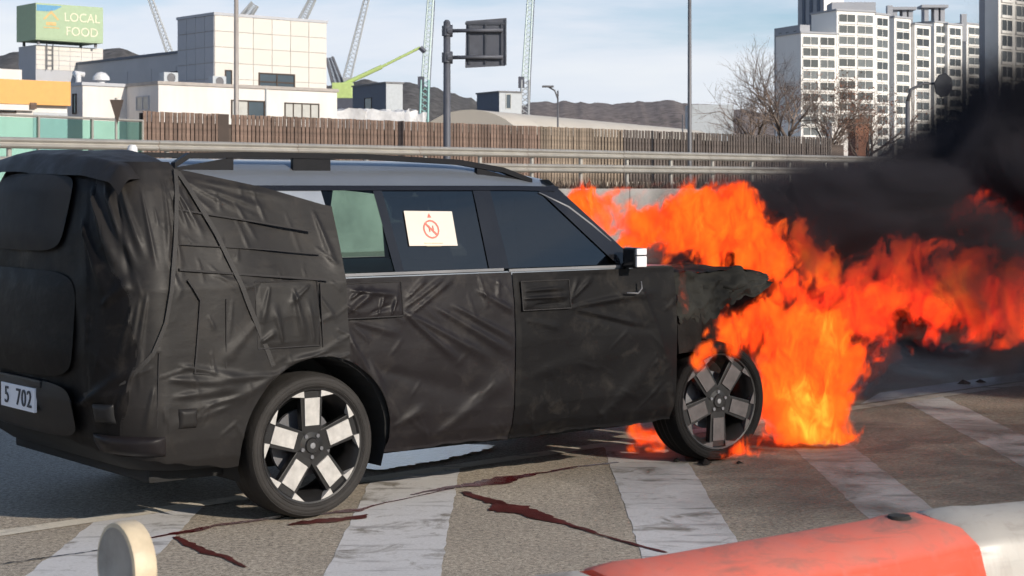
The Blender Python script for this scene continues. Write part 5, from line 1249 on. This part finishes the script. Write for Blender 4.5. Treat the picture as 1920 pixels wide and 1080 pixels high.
def fill_with_gas(o, me, m, voxel, band):
    """the flame's inside as a fog grid grown from its own surface"""
    g = bpy.data.objects.new('flame_glow', me); SC.collection.objects.link(g); g.parent = o
    ng = bpy.data.node_groups.new('flame_glow', 'GeometryNodeTree'); ng.interface.new_socket('Geometry', in_out='INPUT', socket_type='NodeSocketGeometry'); ng.interface.new_socket('Geometry', in_out='OUTPUT', socket_type='NodeSocketGeometry')
    a = ng.nodes.new('NodeGroupInput'); z = ng.nodes.new('NodeGroupOutput'); mv = ng.nodes.new('GeometryNodeMeshToVolume'); sm_ = ng.nodes.new('GeometryNodeSetMaterial')
    mv.resolution_mode = 'VOXEL_SIZE'; mv.inputs['Voxel Size'].default_value = voxel; mv.inputs['Density'].default_value = 1.; mv.inputs['Interior Band Width'].default_value = band; sm_.inputs['Material'].default_value = m
    ng.links.new(a.outputs[0], mv.inputs['Mesh']); ng.links.new(mv.outputs[0], sm_.inputs[0]); ng.links.new(sm_.outputs[0], z.inputs[0])
    md = g.modifiers.new('gas', 'NODES'); md.node_group = ng; return g
def flames(name, label, blobs, h, warp, amp, flow, seed, isos, mats, hot=None):
    Fd, lo, heat, h = flame_field(blobs, h, warp, amp, flow, seed); root = None
    for k, (iso, m) in enumerate(zip(isos, mats)):
        vs, tr = march(Fd, lo, h, iso)
        me = bpy.data.meshes.new('flames'); me.vertices.add(len(vs)); me.vertices.foreach_set('co', vs.astype(np.float32).ravel()); me.loops.add(tr.size); me.loops.foreach_set('vertex_index', tr.astype(np.int32).ravel())
        me.polygons.add(len(tr)); me.polygons.foreach_set('loop_start', (np.arange(len(tr)) * 3).astype(np.int32)); me.update(calc_edges=True); me.validate(); me.materials.append(M['skin_red'] if m is M['flame_red'] else M['skin']); me.shade_smooth()
        ii = np.clip(np.round((vs - lo) / h).astype(int), 0, np.array(heat.shape) - 1); hv = heat[ii[:, 0], ii[:, 1], ii[:, 2]]
        if hot is not None:
            hv = hv * .75 + sum(.9 * np.exp(-((vs - np.array(at(*q[:2], q[3])[:])) ** 2).sum(1) / (q[2] * q[3] / F) ** 2) for q in hot)
        at_ = me.attributes.new('heat', 'FLOAT', 'POINT'); at_.data.foreach_set('value', hv.astype(np.float32)[:len(me.vertices)] if len(hv) >= len(me.vertices) else np.resize(hv, len(me.vertices)).astype(np.float32))
        print(name, k, len(vs), len(tr))
        if root is None: root = obj(name, me, label=label, cat='fire', group='flames at the front of the car', kind='stuff'); fill_with_gas(root, me, m, .012, .05)
    return root
flames('flames', 'orange flames rolling off the windscreen and over the hood', [(1110, 380, 36, 11.2), (1142, 402, 34, 11.2), (1200, 430, 46, 11.3), (1262, 415, 52, 11.4), (1330, 412, 54, 11.5), (1368, 400, 42, 11.6), (1235, 470, 28, 11.0), (1258, 500, 17, 9.98), (1268, 528, 14, 9.95), (1275, 556, 11, 9.95), (1280, 580, 9, 9.95), (1400, 440, 50, 11.8), (1450, 468, 42, 12), (1505, 450, 40, 12.2), (1535, 485, 30, 12.3), (1420, 488, 34, 11.9), (1340, 460, 44, 11.5), (1300, 462, 38, 11.4), (1490, 500, 26, 12), (1450, 520, 24, 11.6), (1540, 520, 30, 12.2)],
       .0115, .085, .34, (.75, .1, .62), 3., (.26,), (M['flame'],))
flames('flames', 'yellow and orange flames around the front wheel down to the road', [(1330, 662, 20, 10.0), (1342, 632, 18, 10.1), (1310, 686, 15, 9.98), (1368, 612, 26, 10.3), (1405, 600, 34, 10.4), (1440, 606, 40, 10.45), (1385, 640, 26, 10.25), (1428, 652, 28, 10.4), (1484, 548, 36, 11.1), (1505, 640, 62, 10.9), (1480, 700, 46, 10.9), (1525, 725, 66, 10.95), (1572, 690, 46, 11.1), (1622, 672, 28, 11.2), (1662, 667, 20, 11.3), (1696, 661, 13, 11.3), (1500, 785, 58, 10.8), (1470, 826, 36, 10.6), (1540, 800, 42, 10.8), (1564, 838, 22, 10.7), (1430, 842, 26, 10.4), (1405, 850, 24, 10.3), (1380, 857, 21, 10.25), (1352, 864, 18, 10.2), (1590, 742, 24, 11), (1460, 650, 40, 10.8), (1450, 760, 22, 10.6)],
       .0115, .080, .34, (.55, 0, .83), 21., (.26,), (M['flame_low'],))
flames('flames', 'dark red flames blown through the smoke towards the picture edge', [(1500, 575, 30, 11.8), (1545, 590, 38, 11.9), (1560, 530, 30, 12.1), (1600, 600, 40, 12.0), (1640, 620, 30, 12.1), (1592, 560, 42, 12.2), (1622, 528, 34, 12.3), (1690, 530, 46, 12.4), (1740, 560, 50, 12.5), (1800, 550, 54, 12.6), (1860, 560, 56, 12.7), (1920, 560, 56, 12.8), (1985, 550, 60, 13), (1880, 510, 46, 12.9), (1760, 500, 34, 12.6), (1930, 480, 44, 13), (1650, 555, 36, 12.3), (1690, 470, 28, 12.4), (1792, 398, 24, 12.8), (1832, 388, 30, 12.8), (1872, 420, 34, 12.9), (1912, 425, 30, 13), (1900, 480, 36, 13), (1770, 610, 30, 12.5), (1850, 610, 28, 12.6), (1660, 600, 30, 12.3), (1560, 640, 26, 12.0), (2040, 520, 60, 13.2)],
       .0135, .13, .58, (.8, 0, .6), 40., (.28,), (M['flame_red'],))
flames('flames', 'small orange flames licking below the front door', [(1184, 812, 17, 10.6), (1210, 824, 24, 10.6), (1238, 815, 18, 10.7), (1188, 842, 17, 10.45), (1228, 842, 16, 10.45)], .008, .04, .3, (.6, 0, .8), 60., (.30,), (M['flame'],))
flames('flames', 'small red flame high in the smoke at the picture edge', [(1908, 280, 17, 13.4), (1950, 292, 26, 13.4)], .014, .06, .3, (.8, 0, .6), 80., (.3,), (M['flame_red'],))
# ------------------------------------------------------------------ smoke: one closed box of uneven density blowing off to the right
sm = MB(); sm.box((.3, 11.0, .02), (7.5, 16.0, 5.0)); m = bpy.data.materials.new('black_smoke'); m.use_nodes = True; X.nt = m.node_tree; nt = m.node_tree; nt.nodes.remove(nt.nodes['Principled BSDF']); out = nt.nodes['Material Output']
tc = node('ShaderNodeTexCoord'); sp = node('ShaderNodeSeparateXYZ'); link(tc.outputs['Object'], sp.inputs[0]); x_, y_, z_ = (X(sp.outputs[i]) for i in range(3))
s_ = x_ - .9; sc_ = X.m('MAXIMUM', s_, 0.); zc = 1.12 + .17 * sc_; yc = 12.9 + .22 * sc_
dz = z_ - zc; up = X.m('GREATER_THAN', dz, 0.); rt = .50 + .03 * sc_ + 1.5 * X.m('MAXIMUM', sc_ - 2.35, 0.); rb = .72 + .24 * sc_
rz_ = up * rt + (1. - up) * rb; ry_ = .80 + .25 * sc_
q2 = (dz / rz_) * (dz / rz_) + ((y_ - yc) / ry_) * ((y_ - yc) / ry_); q_ = X.m('SQRT', q2)
nv2 = coords('Object', (.8, .8, 1.)); nn = noise(nv2, 1.3, 6, .60, 1.0)
base = 1. - q_ + (nn - .5) * 2.8 + .12
den = mapr(base, .05, .80, 0, 1, True) * mapr(z_, 1.8, 2.9, 1., .16, True) * mapr(s_, -.1, .95, .06, 1., True)
SMOKE_K = 7.5
pv = node('ShaderNodeVolumePrincipled'); pv.inputs['Color'].default_value = (.080, .074, .085, 1); pv.inputs['Absorption Color'].default_value = (.0, .0, .0, 1); link(den * SMOKE_K, pv.inputs['Density']); link(pv.outputs[0], out.inputs['Volume'])
m.cycles.volume_step_rate = .24
sm.build('smoke', m, kind='stuff', label='thick black smoke drifting away from the burning front')
